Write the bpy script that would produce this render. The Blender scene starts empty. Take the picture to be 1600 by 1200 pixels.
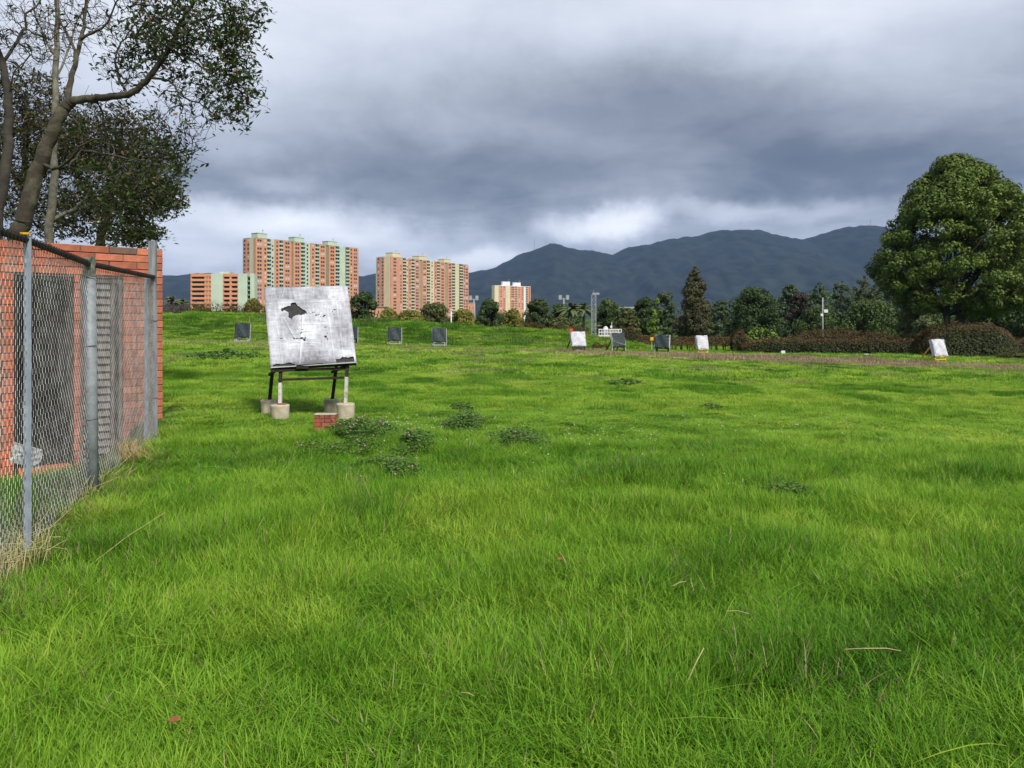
import bpy, bmesh, math, random
import numpy as np
from mathutils import Vector, Matrix

R = math.radians
rnd = random.Random(7)
nr = np.random.RandomState(11)
sc = bpy.context.scene
COL = sc.collection

# ------------------------------------------------------------------ camera
F = 1230.0           # focal length in pixels of the 1600 px wide photograph
HZ = 497.0           # row of the horizon
ZC = 1.45
cam_d = bpy.data.cameras.new('camera')
cam_d.sensor_width = 36.0
cam_d.lens = F / 1600 * 36.0
cam_d.shift_y = -(600 - HZ) / 1600
cam_d.clip_start = 0.05
cam_d.clip_end = 30000
cam = bpy.data.objects.new('camera', cam_d)
cam.location = (0, 0, ZC)
cam.rotation_euler = (R(90), 0, 0)
COL.objects.link(cam)
sc.camera = cam


def at(px, py, Y):
    """place in the world seen at a photograph position, at distance Y"""
    return Vector(((px - 800) / F * Y, Y, ZC + (HZ - py) / F * Y))


# ------------------------------------------------------------------ world, sun, exposure
SUN_EL, SUN_AZ = R(43), R(150)      # azimuth clockwise from +Y
world = bpy.data.worlds.new('World')
sc.world = world
world.use_nodes = True
wn, wl = world.node_tree.nodes, world.node_tree.links
wn.clear()


def N(tree_nodes, t, **kw):
    n = tree_nodes.new(t)
    for k, v in kw.items():
        setattr(n, k, v)
    return n


def build_sky():
    out = N(wn, 'ShaderNodeOutputWorld')
    bg = N(wn, 'ShaderNodeBackground')
    bg.inputs['Strength'].default_value = 0.1
    wl.new(bg.outputs[0], out.inputs[0])
    sky = N(wn, 'ShaderNodeTexSky', sky_type='NISHITA')
    sky.sun_disc = False
    sky.sun_elevation = SUN_EL
    sky.sun_rotation = SUN_AZ
    tc = N(wn, 'ShaderNodeTexCoord')
    D = tc.outputs['Generated']

    def M(op, a, b=None, c=None, clamp=False):
        n = N(wn, 'ShaderNodeMath', operation=op)
        n.use_clamp = clamp
        for i, v in enumerate((a, b, c)):
            if v is None:
                continue
            if isinstance(v, (int, float)):
                n.inputs[i].default_value = v
            else:
                wl.new(v, n.inputs[i])
        return n.outputs[0]

    def V(op, a, b=None):
        n = N(wn, 'ShaderNodeVectorMath', operation=op)
        for i, v in enumerate((a, b)):
            if v is None:
                continue
            if isinstance(v, (tuple, list)):
                n.inputs[i].default_value = v
            else:
                wl.new(v, n.inputs[i])
        return n

    def noise(vec, scale, detail=5, rough=0.55, dist=0.0):
        n = N(wn, 'ShaderNodeTexNoise')
        n.inputs['Scale'].default_value = scale
        n.inputs['Detail'].default_value = detail
        n.inputs['Roughness'].default_value = rough
        n.inputs['Distortion'].default_value = dist
        wl.new(vec, n.inputs['Vector'])
        return n
    sep = N(wn, 'ShaderNodeSeparateXYZ')
    wl.new(D, sep.inputs[0])
    zz = M('MAXIMUM', sep.outputs[2], 0.0)
    zden = M('ADD', zz, 0.16)
    comb = N(wn, 'ShaderNodeCombineXYZ')
    wl.new(M('DIVIDE', sep.outputs[0], zden), comb.inputs[0])
    wl.new(M('DIVIDE', sep.outputs[1], zden), comb.inputs[1])
    P = comb.outputs[0]                      # cloud deck seen from below
    warp = noise(P, 0.8, 4, 0.55)
    w2 = V('SUBTRACT', warp.outputs['Color'], (0.5, 0.5, 0.5))
    wsc = V('SCALE', w2.outputs[0]); wsc.inputs['Scale'].default_value = 0.9
    Pw = V('ADD', P, wsc.outputs[0]).outputs[0]
    n_big = noise(Pw, 0.55, 4, 0.5).outputs['Fac']
    n_fine = noise(Pw, 1.9, 9, 0.6).outputs['Fac']
    # warped direction for the cloud masses so that their rims are ragged
    nd = noise(D, 3.4, 8, 0.6)
    nd2 = V('SUBTRACT', nd.outputs['Color'], (0.5, 0.5, 0.5))
    nds = V('MULTIPLY', nd2.outputs[0], (0.30, 0.30, 0.14))
    Dw = V('ADD', D, nds.outputs[0]).outputs[0]

    def blob(px, py, rx, ry):
        d = Vector(((px - 800) / F, 1, (HZ - py) / F)).normalized()
        s = V('SUBTRACT', Dw, tuple(d))
        m = V('MULTIPLY', s.outputs[0], (F / rx, F / rx * 0.6, F / ry))
        l = V('LENGTH', m.outputs[0])
        mr = N(wn, 'ShaderNodeMapRange', interpolation_type='SMOOTHERSTEP')
        wl.new(l.outputs['Value'], mr.inputs['Value'])
        mr.inputs['From Min'].default_value = 1.25
        mr.inputs['From Max'].default_value = 0.0
        return mr.outputs[0]
    # brightness of the cloud deck: base + light and dark masses
    val = M('MULTIPLY_ADD', n_big, 0.50, 0.11)
    val = M('MULTIPLY_ADD', M('SUBTRACT', n_fine, 0.5), 0.34, val)
    for (px, py, rx, ry, a) in SKY_BLOBS:
        val = M('MULTIPLY_ADD', blob(px, py, rx, ry), a, val)
    val = M('MAXIMUM', val, 0.02)
    val = M('MINIMUM', val, 0.92)
    ramp = N(wn, 'ShaderNodeValToRGB')
    cr = ramp.color_ramp
    cr.elements[0].position = 0.0; cr.elements[0].color = (0.075, 0.092, 0.122, 1)
    cr.elements[1].position = 1.0; cr.elements[1].color = (0.95, 0.955, 0.965, 1)
    for p, c in ((0.1, (0.105, 0.124, 0.160, 1)), (0.25, (0.225, 0.25, 0.295, 1)), (0.45, (0.41, 0.445, 0.515, 1)), (0.7, (0.66, 0.69, 0.745, 1))):
        e = cr.elements.new(p); e.color = c
    wl.new(val, ramp.inputs[0])
    sc10 = V('SCALE', ramp.outputs[0]); sc10.inputs['Scale'].default_value = 10.0
    mix = N(wn, 'ShaderNodeMix', data_type='RGBA')
    mix.inputs['Factor'].default_value = 0.94
    wl.new(sky.outputs[0], mix.inputs['A'])
    wl.new(sc10.outputs[0], mix.inputs['B'])
    wl.new(mix.outputs['Result'], bg.inputs['Color'])


SKY_BLOBS = [
    (330, 10, 480, 220, 0.25), (980, 10, 460, 120, 0.17), (1450, 40, 420, 130, 0.12),
    (700, 285, 330, 75, -0.20), (1150, 235, 480, 120, -0.20), (1480, 285, 330, 80, -0.16), (1050, 130, 600, 90, -0.12), (560, 200, 260, 90, -0.08),
    (340, 290, 190, 60, -0.10), (800, 340, 130, 40, -0.14),
    (450, 345, 260, 36, 0.36), (290, 400, 240, 50, 0.22), (560, 378, 200, 36, 0.26), (730, 405, 110, 24, 0.34), (940, 362, 115, 34, 0.48),
    (1150, 340, 150, 24, 0.24), (1330, 345, 120, 20, 0.14), (470, 285, 90, 26, 0.18),
]
build_sky()

sun_d = bpy.data.lights.new('sun', 'SUN')
sun_d.energy = 3.2
sun_d.angle = R(9)
sun_d.color = (1.0, 0.95, 0.86)
sun = bpy.data.objects.new('sun', sun_d)
sdir = Vector((math.sin(SUN_AZ) * math.cos(SUN_EL), math.cos(SUN_AZ) * math.cos(SUN_EL), math.sin(SUN_EL)))
sun.rotation_euler = sdir.to_track_quat('Z', 'Y').to_euler()
sun.location = (0, -20, 40)
COL.objects.link(sun)

sc.view_settings.view_transform = 'Standard'
sc.view_settings.look = 'None'
sc.view_settings.gamma = 1
sc.view_settings.use_curve_mapping = False
sc.view_settings.exposure = 0.6
try:
    sc.cycles.max_bounces = 6
    sc.cycles.diffuse_bounces = 3
    sc.cycles.glossy_bounces = 2
    sc.cycles.transmission_bounces = 3
    sc.cycles.volume_bounces = 0
    sc.cycles.transparent_max_bounces = 8
    sc.cycles.use_denoising = True
except Exception:
    pass


# ------------------------------------------------------------------ small helpers
def tag(o, label=None, cat=None, group=None, kind=None):
    if label: o['label'] = label
    if cat: o['category'] = cat
    if group: o['group'] = group
    if kind: o['kind'] = kind
    return o


def empty(name, loc, rot=(0, 0, 0)):
    o = bpy.data.objects.new(name, None)
    o.location = loc
    o.rotation_euler = rot
    o.empty_display_size = 0.3
    COL.objects.link(o)
    return o


def link(name, mesh, parent=None, loc=(0, 0, 0), rot=None):
    o = bpy.data.objects.new(name, mesh)
    COL.objects.link(o)
    if parent: o.parent = parent
    o.location = loc
    if rot is not None:
        o.rotation_euler = rot
    return o


def root_loc(p):
    v = Vector((0, 0, 0))
    while p is not None:
        v += p.location
        p = p.parent
    return v


def np_mesh(name, verts, faces, material, smooth=False, attrs=None):
    """verts Nx3, faces a list of (Mxk) arrays of constant k; attrs: name -> per-face float array (concatenated)"""
    me = bpy.data.meshes.new(name)
    verts = np.asarray(verts, dtype=np.float32).reshape(-1, 3)
    if not isinstance(faces, (list, tuple)):
        faces = [faces]
    faces = [np.asarray(f, dtype=np.int32) for f in faces if len(f)]
    nl = sum(f.size for f in faces)
    nf = sum(len(f) for f in faces)
    me.vertices.add(len(verts))
    me.vertices.foreach_set('co', verts.ravel())
    me.loops.add(nl)
    me.polygons.add(nf)
    me.loops.foreach_set('vertex_index', np.concatenate([f.ravel() for f in faces]))
    tot = np.concatenate([np.full(len(f), f.shape[1], dtype=np.int32) for f in faces])
    st = np.concatenate([[0], np.cumsum(tot)[:-1]]).astype(np.int32)
    me.polygons.foreach_set('loop_start', st)
    if smooth:
        me.polygons.foreach_set('use_smooth', np.ones(nf, dtype=bool))
    me.update(calc_edges=True)
    if attrs:
        for k, v in attrs.items():
            a = me.attributes.new(k, 'FLOAT', 'FACE')
            a.data.foreach_set('value', np.asarray(v, dtype=np.float32))
    if material: me.materials.append(material)
    return me


class MB:
    """collects boxes, tubes and polygons and links them as one mesh object"""
    def __init__(s):
        s.v, s.f = [], []

    def add(s, vs, fs):
        b = len(s.v)
        s.v += [tuple(v) for v in vs]
        s.f += [tuple(i + b for i in f) for f in fs]

    def box(s, c, size, ax=None):
        c = Vector(c)
        X, Y, Z = ax if ax else (Vector((1, 0, 0)), Vector((0, 1, 0)), Vector((0, 0, 1)))
        hx, hy, hz = size[0] / 2, size[1] / 2, size[2] / 2
        vs = [c + X * (i * hx) + Y * (j * hy) + Z * (k * hz) for i in (-1, 1) for j in (-1, 1) for k in (-1, 1)]
        s.add(vs, [(0, 1, 3, 2), (4, 6, 7, 5), (0, 4, 5, 1), (2, 3, 7, 6), (0, 2, 6, 4), (1, 5, 7, 3)])

    def tube(s, p0, p1, r0, r1=None, n=8, cap=True):
        p0, p1 = Vector(p0), Vector(p1)
        r1 = r0 if r1 is None else r1
        d = (p1 - p0).normalized()
        u = d.orthogonal().normalized()
        w = d.cross(u)
        vs = []
        for p, r in ((p0, r0), (p1, r1)):
            for i in range(n):
                a = 2 * math.pi * i / n
                vs.append(p + u * (r * math.cos(a)) + w * (r * math.sin(a)))
        fs = [(i, (i + 1) % n, n + (i + 1) % n, n + i) for i in range(n)]
        if cap:
            fs += [tuple(range(n - 1, -1, -1)), tuple(range(n, 2 * n))]
        s.add(vs, fs)

    def bar(s, p0, p1, w, t, up=Vector((0, 0, 1))):
        """rectangular bar"""
        p0, p1 = Vector(p0), Vector(p1)
        d = p1 - p0
        L = d.length
        d.normalize()
        a = up.cross(d)
        if a.length < 1e-4: a = Vector((1, 0, 0))
        a.normalize()
        b = d.cross(a).normalized()
        s.box((p0 + p1) / 2, (w, t, L), (a, b, d))

    def build(s, name, material, parent=None, smooth=False, bevel=0, kind=None):
        off = root_loc(parent)
        me = bpy.data.meshes.new(name)
        me.from_pydata([(x - off.x, y - off.y, z - off.z) for x, y, z in s.v], [], s.f)
        me.update()
        if smooth:
            me.polygons.foreach_set('use_smooth', [True] * len(me.polygons))
        if material: me.materials.append(material)
        o = link(name, me, parent)
        if bevel:
            m = o.modifiers.new('bevel', 'BEVEL')
            m.width = bevel
            m.segments = 2
            m.limit_method = 'ANGLE'
        if kind: o['kind'] = kind
        return o


# ---- value noise in numpy
def _h(ix, iy, seed):
    n = (ix.astype(np.int64) * 374761393 + iy.astype(np.int64) * 668265263 + seed * 1442695041) & 0x7fffffff
    n = ((n ^ (n >> 13)) * 1274126177) & 0x7fffffff
    return ((n ^ (n >> 16)) & 0xffff) / 65535.0


def vnoise(x, y, seed=0):
    x = np.asarray(x, dtype=float); y = np.asarray(y, dtype=float)
    ix, iy = np.floor(x), np.floor(y)
    fx, fy = x - ix, y - iy
    ux, uy = fx * fx * (3 - 2 * fx), fy * fy * (3 - 2 * fy)
    a, b = _h(ix, iy, seed), _h(ix + 1, iy, seed)
    c, d = _h(ix, iy + 1, seed), _h(ix + 1, iy + 1, seed)
    return (a * (1 - ux) + b * ux) * (1 - uy) + (c * (1 - ux) + d * ux) * uy


def fbm(x, y, seed=0, oct=4, gain=0.5):
    s, a, t = 0.0, 1.0, 0.0
    for o in range(oct):
        s = s + a * vnoise(x * 2 ** o + 17.3 * o, y * 2 ** o - 9.1 * o, seed + o)
        t += a
        a *= gain
    return s / t


def sstep(a, b, x):
    t = np.clip((x - a) / (b - a), 0, 1)
    return t * t * (3 - 2 * t)


# ------------------------------------------------------------------ terrain function
FENCE = [(-1.95, 1.4), (-2.88, 4.66), (-3.33, 6.2), (-4.05, 8.9)]
RX = [-60, -42, -35, -32.5, -27, -24, -15.6, -6.5, 0, 5.2, 7.8, 11.7, 16, 60]
RZ = [1.0, 1.3, 1.75, 2.05, 1.75, 1.5, 1.1, 0.7, 0.4, 0.1, -0.25, -0.9, -2.2, -3.5]


def fence_x(Y):
    return -1.63 - 0.27 * Y


def ground(X, Y):
    X = np.asarray(X, dtype=float); Y = np.asarray(Y, dtype=float)
    g = -0.022 * np.clip(Y - 10, 0, 75) - 0.025 * 35 * np.tanh(X / 35) * sstep(0, 14, Y)
    g = g + 0.05 * (fbm(X * 0.35, Y * 0.35, 3, 3) - 0.5) * sstep(1, 5, Y) + (0.10 + 0.06 * sstep(12, 40, Y)) * (fbm(X * 1.3, Y * 1.3, 23, 2) - 0.5) * sstep(2, 4, Y) * (1 - sstep(60, 80, Y)) + 0.35 * (fbm(X * 0.05, Y * 0.05, 5, 2) - 0.5) * sstep(15, 40, Y)
    top = np.interp(X, RX, RZ)
    rise = np.maximum(0, top - g + 0.45 * (fbm(X * 0.16, Y * 0.16, 8, 4) - 0.5))
    prof = np.where(Y < 80, np.exp(-((Y - 80) / 5.5) ** 2), np.exp(-((Y - 80) / 5.0) ** 2))
    g = g + rise * prof * (1 + 0.0 * X)
    g = g + sstep(70, 76, Y) * (1 - sstep(86, 92, Y)) * sstep(14, 6, X) * 0.5 * (fbm(X * 0.7, Y * 0.7, 21, 3) - 0.5)
    # the fenced yard lies lower than the meadow
    d = fence_x(Y) - X
    yard = sstep(0.35, 0.9, d) * sstep(6.2, 7.0, Y) * (1 - sstep(13, 14, Y)) * (1 - sstep(9, 10, d))
    g = g - 0.58 * yard
    return g


def gz(x, y):
    return float(ground(np.array([x]), np.array([y]))[0])


# ------------------------------------------------------------------ materials
def new_mat(name):
    m = bpy.data.materials.new(name)
    m.use_nodes = True
    nt = m.node_tree
    return m, nt, nt.nodes['Principled BSDF'], nt.nodes['Material Output']


def mat(name, col, col2=None, rough=0.8, scale=4.0, detail=5, metal=0.0, bump=0.0, bscale=None, spec=0.3, coord='Object', stretch=None, contrast=(0.35, 0.65), obj_var=0.0):
    m, nt, b, out = new_mat(name)
    n, l = nt.nodes, nt.links
    b.inputs['Roughness'].default_value = rough
    b.inputs['Metallic'].default_value = metal
    b.inputs['Specular IOR Level'].default_value = spec
    tc = n.new('ShaderNodeTexCoord')
    vec = tc.outputs[coord]
    if stretch:
        mp = n.new('ShaderNodeMapping')
        mp.inputs['Scale'].default_value = stretch
        l.new(vec, mp.inputs[0])
        vec = mp.outputs[0]
    cs = None
    if col2 is not None:
        t = n.new('ShaderNodeTexNoise')
        t.inputs['Scale'].default_value = scale
        t.inputs['Detail'].default_value = detail
        t.inputs['Roughness'].default_value = 0.6
        l.new(vec, t.inputs['Vector'])
        mr = n.new('ShaderNodeMapRange')
        mr.inputs['From Min'].default_value = contrast[0]
        mr.inputs['From Max'].default_value = contrast[1]
        l.new(t.outputs['Fac'], mr.inputs['Value'])
        mx = n.new('ShaderNodeMix'); mx.data_type = 'RGBA'
        mx.inputs['A'].default_value = (*col, 1)
        mx.inputs['B'].default_value = (*col2, 1)
        l.new(mr.outputs[0], mx.inputs['Factor'])
        cs = mx.outputs['Result']
    if obj_var:
        oi = n.new('ShaderNodeObjectInfo')
        hs = n.new('ShaderNodeHueSaturation')
        mr2 = n.new('ShaderNodeMapRange')
        mr2.inputs['To Min'].default_value = 1 - obj_var
        mr2.inputs['To Max'].default_value = 1 + obj_var
        l.new(oi.outputs['Random'], mr2.inputs['Value'])
        l.new(mr2.outputs[0], hs.inputs['Value'])
        if cs is not None: l.new(cs, hs.inputs['Color'])
        else: hs.inputs['Color'].default_value = (*col, 1)
        cs = hs.outputs[0]
    if cs is not None: l.new(cs, b.inputs['Base Color'])
    else: b.inputs['Base Color'].default_value = (*col, 1)
    if bump:
        t2 = n.new('ShaderNodeTexNoise')
        t2.inputs['Scale'].default_value = bscale or scale * 4
        t2.inputs['Detail'].default_value = 4
        l.new(vec, t2.inputs['Vector'])
        bp = n.new('ShaderNodeBump')
        bp.inputs['Strength'].default_value = 0.7
        bp.inputs['Distance'].default_value = bump
        l.new(t2.outputs['Fac'], bp.inputs['Height'])
        l.new(bp.outputs[0], b.inputs['Normal'])
    return m


def leaf_mat(name, dark, light, transl=0.25, rough=0.55, third=None, tone='tone'):
    """foliage: colour follows the face attribute 'tone' (leaf to leaf pigment)"""
    m, nt, b, out = new_mat(name)
    n, l = nt.nodes, nt.links
    a = n.new('ShaderNodeAttribute'); a.attribute_name = tone
    r = n.new('ShaderNodeValToRGB')
    r.color_ramp.elements[0].color = (*dark, 1)
    r.color_ramp.elements[1].color = (*light, 1)
    if third:
        e = r.color_ramp.elements.new(0.93); e.color = (*light, 1)
        r.color_ramp.elements[-1].color = (*third, 1)
    l.new(a.outputs['Fac'], r.inputs[0])
    l.new(r.outputs[0], b.inputs['Base Color'])
    b.inputs['Roughness'].default_value = rough
    b.inputs['Specular IOR Level'].default_value = 0.2
    tr = n.new('ShaderNodeBsdfTranslucent')
    l.new(r.outputs[0], tr.inputs['Color'])
    mx = n.new('ShaderNodeMixShader')
    mx.inputs[0].default_value = transl
    l.new(b.outputs[0], mx.inputs[1])
    l.new(tr.outputs[0], mx.inputs[2])
    l.new(mx.outputs[0], out.inputs['Surface'])
    return m


M = {}
M['brick'] = mat('red_brick', (0.50, 0.165, 0.090), (0.34, 0.11, 0.065), 0.85, 7, bump=0.004, bscale=60, coord='Object', obj_var=0.24)
M['brick_grey'] = mat('weathered_brick', (0.20, 0.115, 0.08), (0.13, 0.085, 0.065), 0.9, 9, bump=0.004, bscale=60)
M['mortar'] = mat('mortar', (0.075, 0.06, 0.05), (0.13, 0.10, 0.08), 0.95, 12, bump=0.003)
M['interior'] = mat('painted_interior_shade', (0.035, 0.03, 0.028), (0.02, 0.018, 0.018), 0.9, 2)  # near-black colour stands in for shade inside the doorway
M['galv'] = mat('galvanised_steel', (0.27, 0.30, 0.32), (0.15, 0.17, 0.18), 0.65, 14, metal=0.1, bump=0.001, bscale=90, spec=0.5, contrast=(0.3, 0.7))
M['galv_light'] = mat('grey_painted_steel', (0.38, 0.43, 0.50), (0.28, 0.32, 0.38), 0.5, 10, metal=0.2)
M['wire'] = mat('galvanised_wire', (0.62, 0.60, 0.58), (0.34, 0.32, 0.30), 0.5, 8, metal=0.0, contrast=(0.4, 0.6))
M['black_steel'] = mat('dark_steel', (0.014, 0.013, 0.012), (0.040, 0.030, 0.024), 0.75, 12, spec=0.2)
M['white_steel'] = mat('flaking_white_paint', (0.46, 0.45, 0.42), (0.22, 0.20, 0.18), 0.7, 14, contrast=(0.5, 0.72))
M['old_wood'] = mat('weathered_wood', (0.26, 0.27, 0.27), (0.14, 0.145, 0.15), 0.9, 5, bump=0.003, bscale=14, stretch=(6, 6, 0.7))
M['concrete'] = mat('cast_concrete', (0.52, 0.46, 0.35), (0.36, 0.31, 0.23), 0.9, 11, bump=0.003, bscale=60)
M['yellow'] = mat('yellow_paint', (0.75, 0.42, 0.015), (0.62, 0.33, 0.012), 0.5, 8)
M['foam'] = mat('charcoal_foam', (0.030, 0.030, 0.032), (0.06, 0.06, 0.06), 0.95, 30, bump=0.004, bscale=80)
M['tarp'] = mat('dark_green_tarpaulin', (0.022, 0.034, 0.036), (0.034, 0.048, 0.050), 0.6, 3, bump=0.02, bscale=5)
M['tarp_white'] = mat('white_target_face', (0.60, 0.61, 0.64), (0.42, 0.43, 0.47), 0.75, 3, bump=0.01, bscale=8)
M['paper'] = mat('white_plastic', (0.75, 0.75, 0.76), (0.55, 0.55, 0.58), 0.6, 12)
M['green_floor'] = mat('green_floor', (0.018, 0.065, 0.042), (0.03, 0.085, 0.05), 0.8, 4, bump=0.002)
M['straw'] = mat('dry_straw', (0.42, 0.31, 0.13), (0.30, 0.22, 0.10), 0.8, 20)
M['straw_pale'] = mat('pale_dry_stalk', (0.50, 0.42, 0.22), (0.40, 0.34, 0.16), 0.8, 20)
M['bark'] = mat('mossy_bark', (0.050, 0.041, 0.030), (0.115, 0.115, 0.072), 0.95, 4, bump=0.02, bscale=16, contrast=(0.45, 0.7))
M['bark_dark'] = mat('dark_bark', (0.035, 0.030, 0.025), (0.065, 0.058, 0.045), 0.95, 4, bump=0.02, bscale=16)
M['bark_pale'] = mat('pale_lichened_bark', (0.22, 0.21, 0.16), (0.10, 0.09, 0.07), 0.95, 6, bump=0.02, bscale=16)
M['steel_white'] = mat('white_painted_steel', (0.72, 0.73, 0.74), (0.6, 0.6, 0.6), 0.5, 4)
M['grey_steel'] = mat('grey_mast_steel', (0.36, 0.38, 0.40), (0.25, 0.27, 0.28), 0.5, 3)
M['red'] = mat('red_paint', (0.60, 0.08, 0.03), None, 0.6)
M['orange'] = mat('orange_render', (0.60, 0.285, 0.165), (0.51, 0.235, 0.135), 0.9, 0.3)
M['orange2'] = mat('faded_brick_facade', (0.60, 0.295, 0.185), (0.50, 0.24, 0.15), 0.9, 0.3)
M['mint'] = mat('mint_green_render', (0.48, 0.56, 0.44), (0.42, 0.50, 0.39), 0.9, 0.2)
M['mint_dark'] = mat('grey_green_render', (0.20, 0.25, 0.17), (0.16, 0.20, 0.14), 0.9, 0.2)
M['cream'] = mat('cream_render', (0.62, 0.56, 0.38), (0.55, 0.50, 0.34), 0.9, 0.2)
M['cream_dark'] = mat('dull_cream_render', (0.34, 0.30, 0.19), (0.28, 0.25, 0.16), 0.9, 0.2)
M['white_render'] = mat('white_render', (0.75, 0.76, 0.78), (0.68, 0.68, 0.70), 0.9, 0.2)
M['glass'] = mat('dark_window_glass', (0.05, 0.05, 0.06), None, 0.15, spec=0.6)
M['glass_pale'] = mat('curtained_window', (0.50, 0.47, 0.48), None, 0.5)
M['glass_mauve'] = mat('grey_window_glass', (0.17, 0.15, 0.19), None, 0.3)
M['recess'] = mat('painted_recess_shade', (0.07, 0.075, 0.075), None, 0.9)  # dark colour stands in for shade in loggias and open floors
M['glow_yellow'] = M['yellow']


def ground_material():
    m, nt, b, out = new_mat('meadow_soil')
    n, l = nt.nodes, nt.links
    a = n.new('ShaderNodeAttribute'); a.attribute_name = 'dry'
    g = n.new('ShaderNodeNewGeometry')
    t = n.new('ShaderNodeTexNoise')
    t.inputs['Scale'].default_value = 0.9
    t.inputs['Detail'].default_value = 9
    t.inputs['Roughness'].default_value = 0.7
    l.new(g.outputs['Position'], t.inputs['Vector'])
    r = n.new('ShaderNodeValToRGB')
    r.color_ramp.elements[0].position = 0.35; r.color_ramp.elements[0].color = (0.030, 0.060, 0.010, 1)
    r.color_ramp.elements[1].position = 0.68; r.color_ramp.elements[1].color = (0.085, 0.155, 0.018, 1)
    l.new(t.outputs['Fac'], r.inputs[0])
    r2 = n.new('ShaderNodeValToRGB')
    r2.color_ramp.elements[0].position = 0.38; r2.color_ramp.elements[0].color = (0.14, 0.085, 0.07, 1)
    r2.color_ramp.elements[1].position = 0.66; r2.color_ramp.elements[1].color = (0.33, 0.26, 0.15, 1)
    t2 = n.new('ShaderNodeTexNoise')
    t2.inputs['Scale'].default_value = 3.0
    t2.inputs['Detail'].default_value = 6
    l.new(g.outputs['Position'], t2.inputs['Vector'])
    l.new(t2.outputs['Fac'], r2.inputs[0])
    mx = n.new('ShaderNodeMix'); mx.data_type = 'RGBA'
    l.new(a.outputs['Fac'], mx.inputs['Factor'])
    l.new(r.outputs[0], mx.inputs['A'])
    l.new(r2.outputs[0], mx.inputs['B'])
    l.new(mx.outputs['Result'], b.inputs['Base Color'])
    b.inputs['Roughness'].default_value = 0.95
    b.inputs['Specular IOR Level'].default_value = 0.1
    return m


# dry strip along the far targets
BAND = [(-45, 62), (-24, 62.5), (-10, 61), (0, 60.5), (6, 59.5), (13, 56.5), (17.5, 52.5), (20.4, 49.5), (22.6, 46.6), (25.5, 43.5), (30, 40), (38, 36)]


def band_dist(X, Y):
    best = np.full(np.shape(X), 1e9)
    side = np.zeros(np.shape(X))
    for (x0, y0), (x1, y1) in zip(BAND[:-1], BAND[1:]):
        dx, dy = x1 - x0, y1 - y0
        t = np.clip(((X - x0) * dx + (Y - y0) * dy) / (dx * dx + dy * dy), 0, 1)
        d = np.hypot(X - x0 - t * dx, (Y - y0 - t * dy))
        best = np.minimum(best, d)
    return best


def dryness(X, Y):
    d = band_dist(X, Y)
    nz = fbm(X * 0.35, Y * 0.22, 31, 4)
    wid = 2.4 + 3.2 * sstep(-4, 6, X) * sstep(20, 13, X) + 0.6 * sstep(15, 25, X)
    core = sstep(1.0, 0.0, d / wid - 1.0 + 2.6 * (0.5 - nz))
    core = core * (0.55 + 0.45 * sstep(-4, 10, X))
    spots = sstep(0.60, 0.72, fbm(X * 0.5, Y * 0.3, 77, 4)) * sstep(16, 30, Y) * 0.5 * (Y < 70)
    return np.clip(np.maximum(core, spots), 0, 1)


# ------------------------------------------------------------------ ground sheet
def geo(a, b, s0, q):
    out, s, x = [], s0, a
    while x < b:
        x += s
        s *= q
        out.append(x)
    return out


def build_ground():
    core = list(np.arange(-12, 12.01, 0.22))
    mid = list(np.arange(12.8, 62, 0.8))
    far = geo(62, 9000, 1.2, 1.13)
    xs = np.array([-v for v in reversed(far)] + [-v for v in reversed(mid)] + core + mid + far)
    ys = np.array([-v for v in reversed(geo(2, 3000, 1.0, 1.3))] + list(np.arange(-2, 15, 0.22)) + list(np.arange(15, 100, 0.8)) + geo(100, 9000, 1.5, 1.13))
    GX, GY = np.meshgrid(xs, ys)
    Z = ground(GX, GY)
    nx, ny = len(xs), len(ys)
    v = np.stack([GX, GY, Z], -1).reshape(-1, 3)
    i = np.arange(nx - 1)[None, :] + (np.arange(ny - 1) * nx)[:, None]
    f = np.stack([i, i + 1, i + nx + 1, i + nx], -1).reshape(-1, 4)
    me = np_mesh('ground', v, f, ground_material(), smooth=True)
    a = me.attributes.new('dry', 'FLOAT', 'POINT')
    a.data.foreach_set('value', dryness(v[:, 0], v[:, 1]).astype(np.float32))
    o = link('ground', me)
    tag(o, 'gently sloping meadow ground under the grass', kind='structure')


build_ground()


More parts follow.
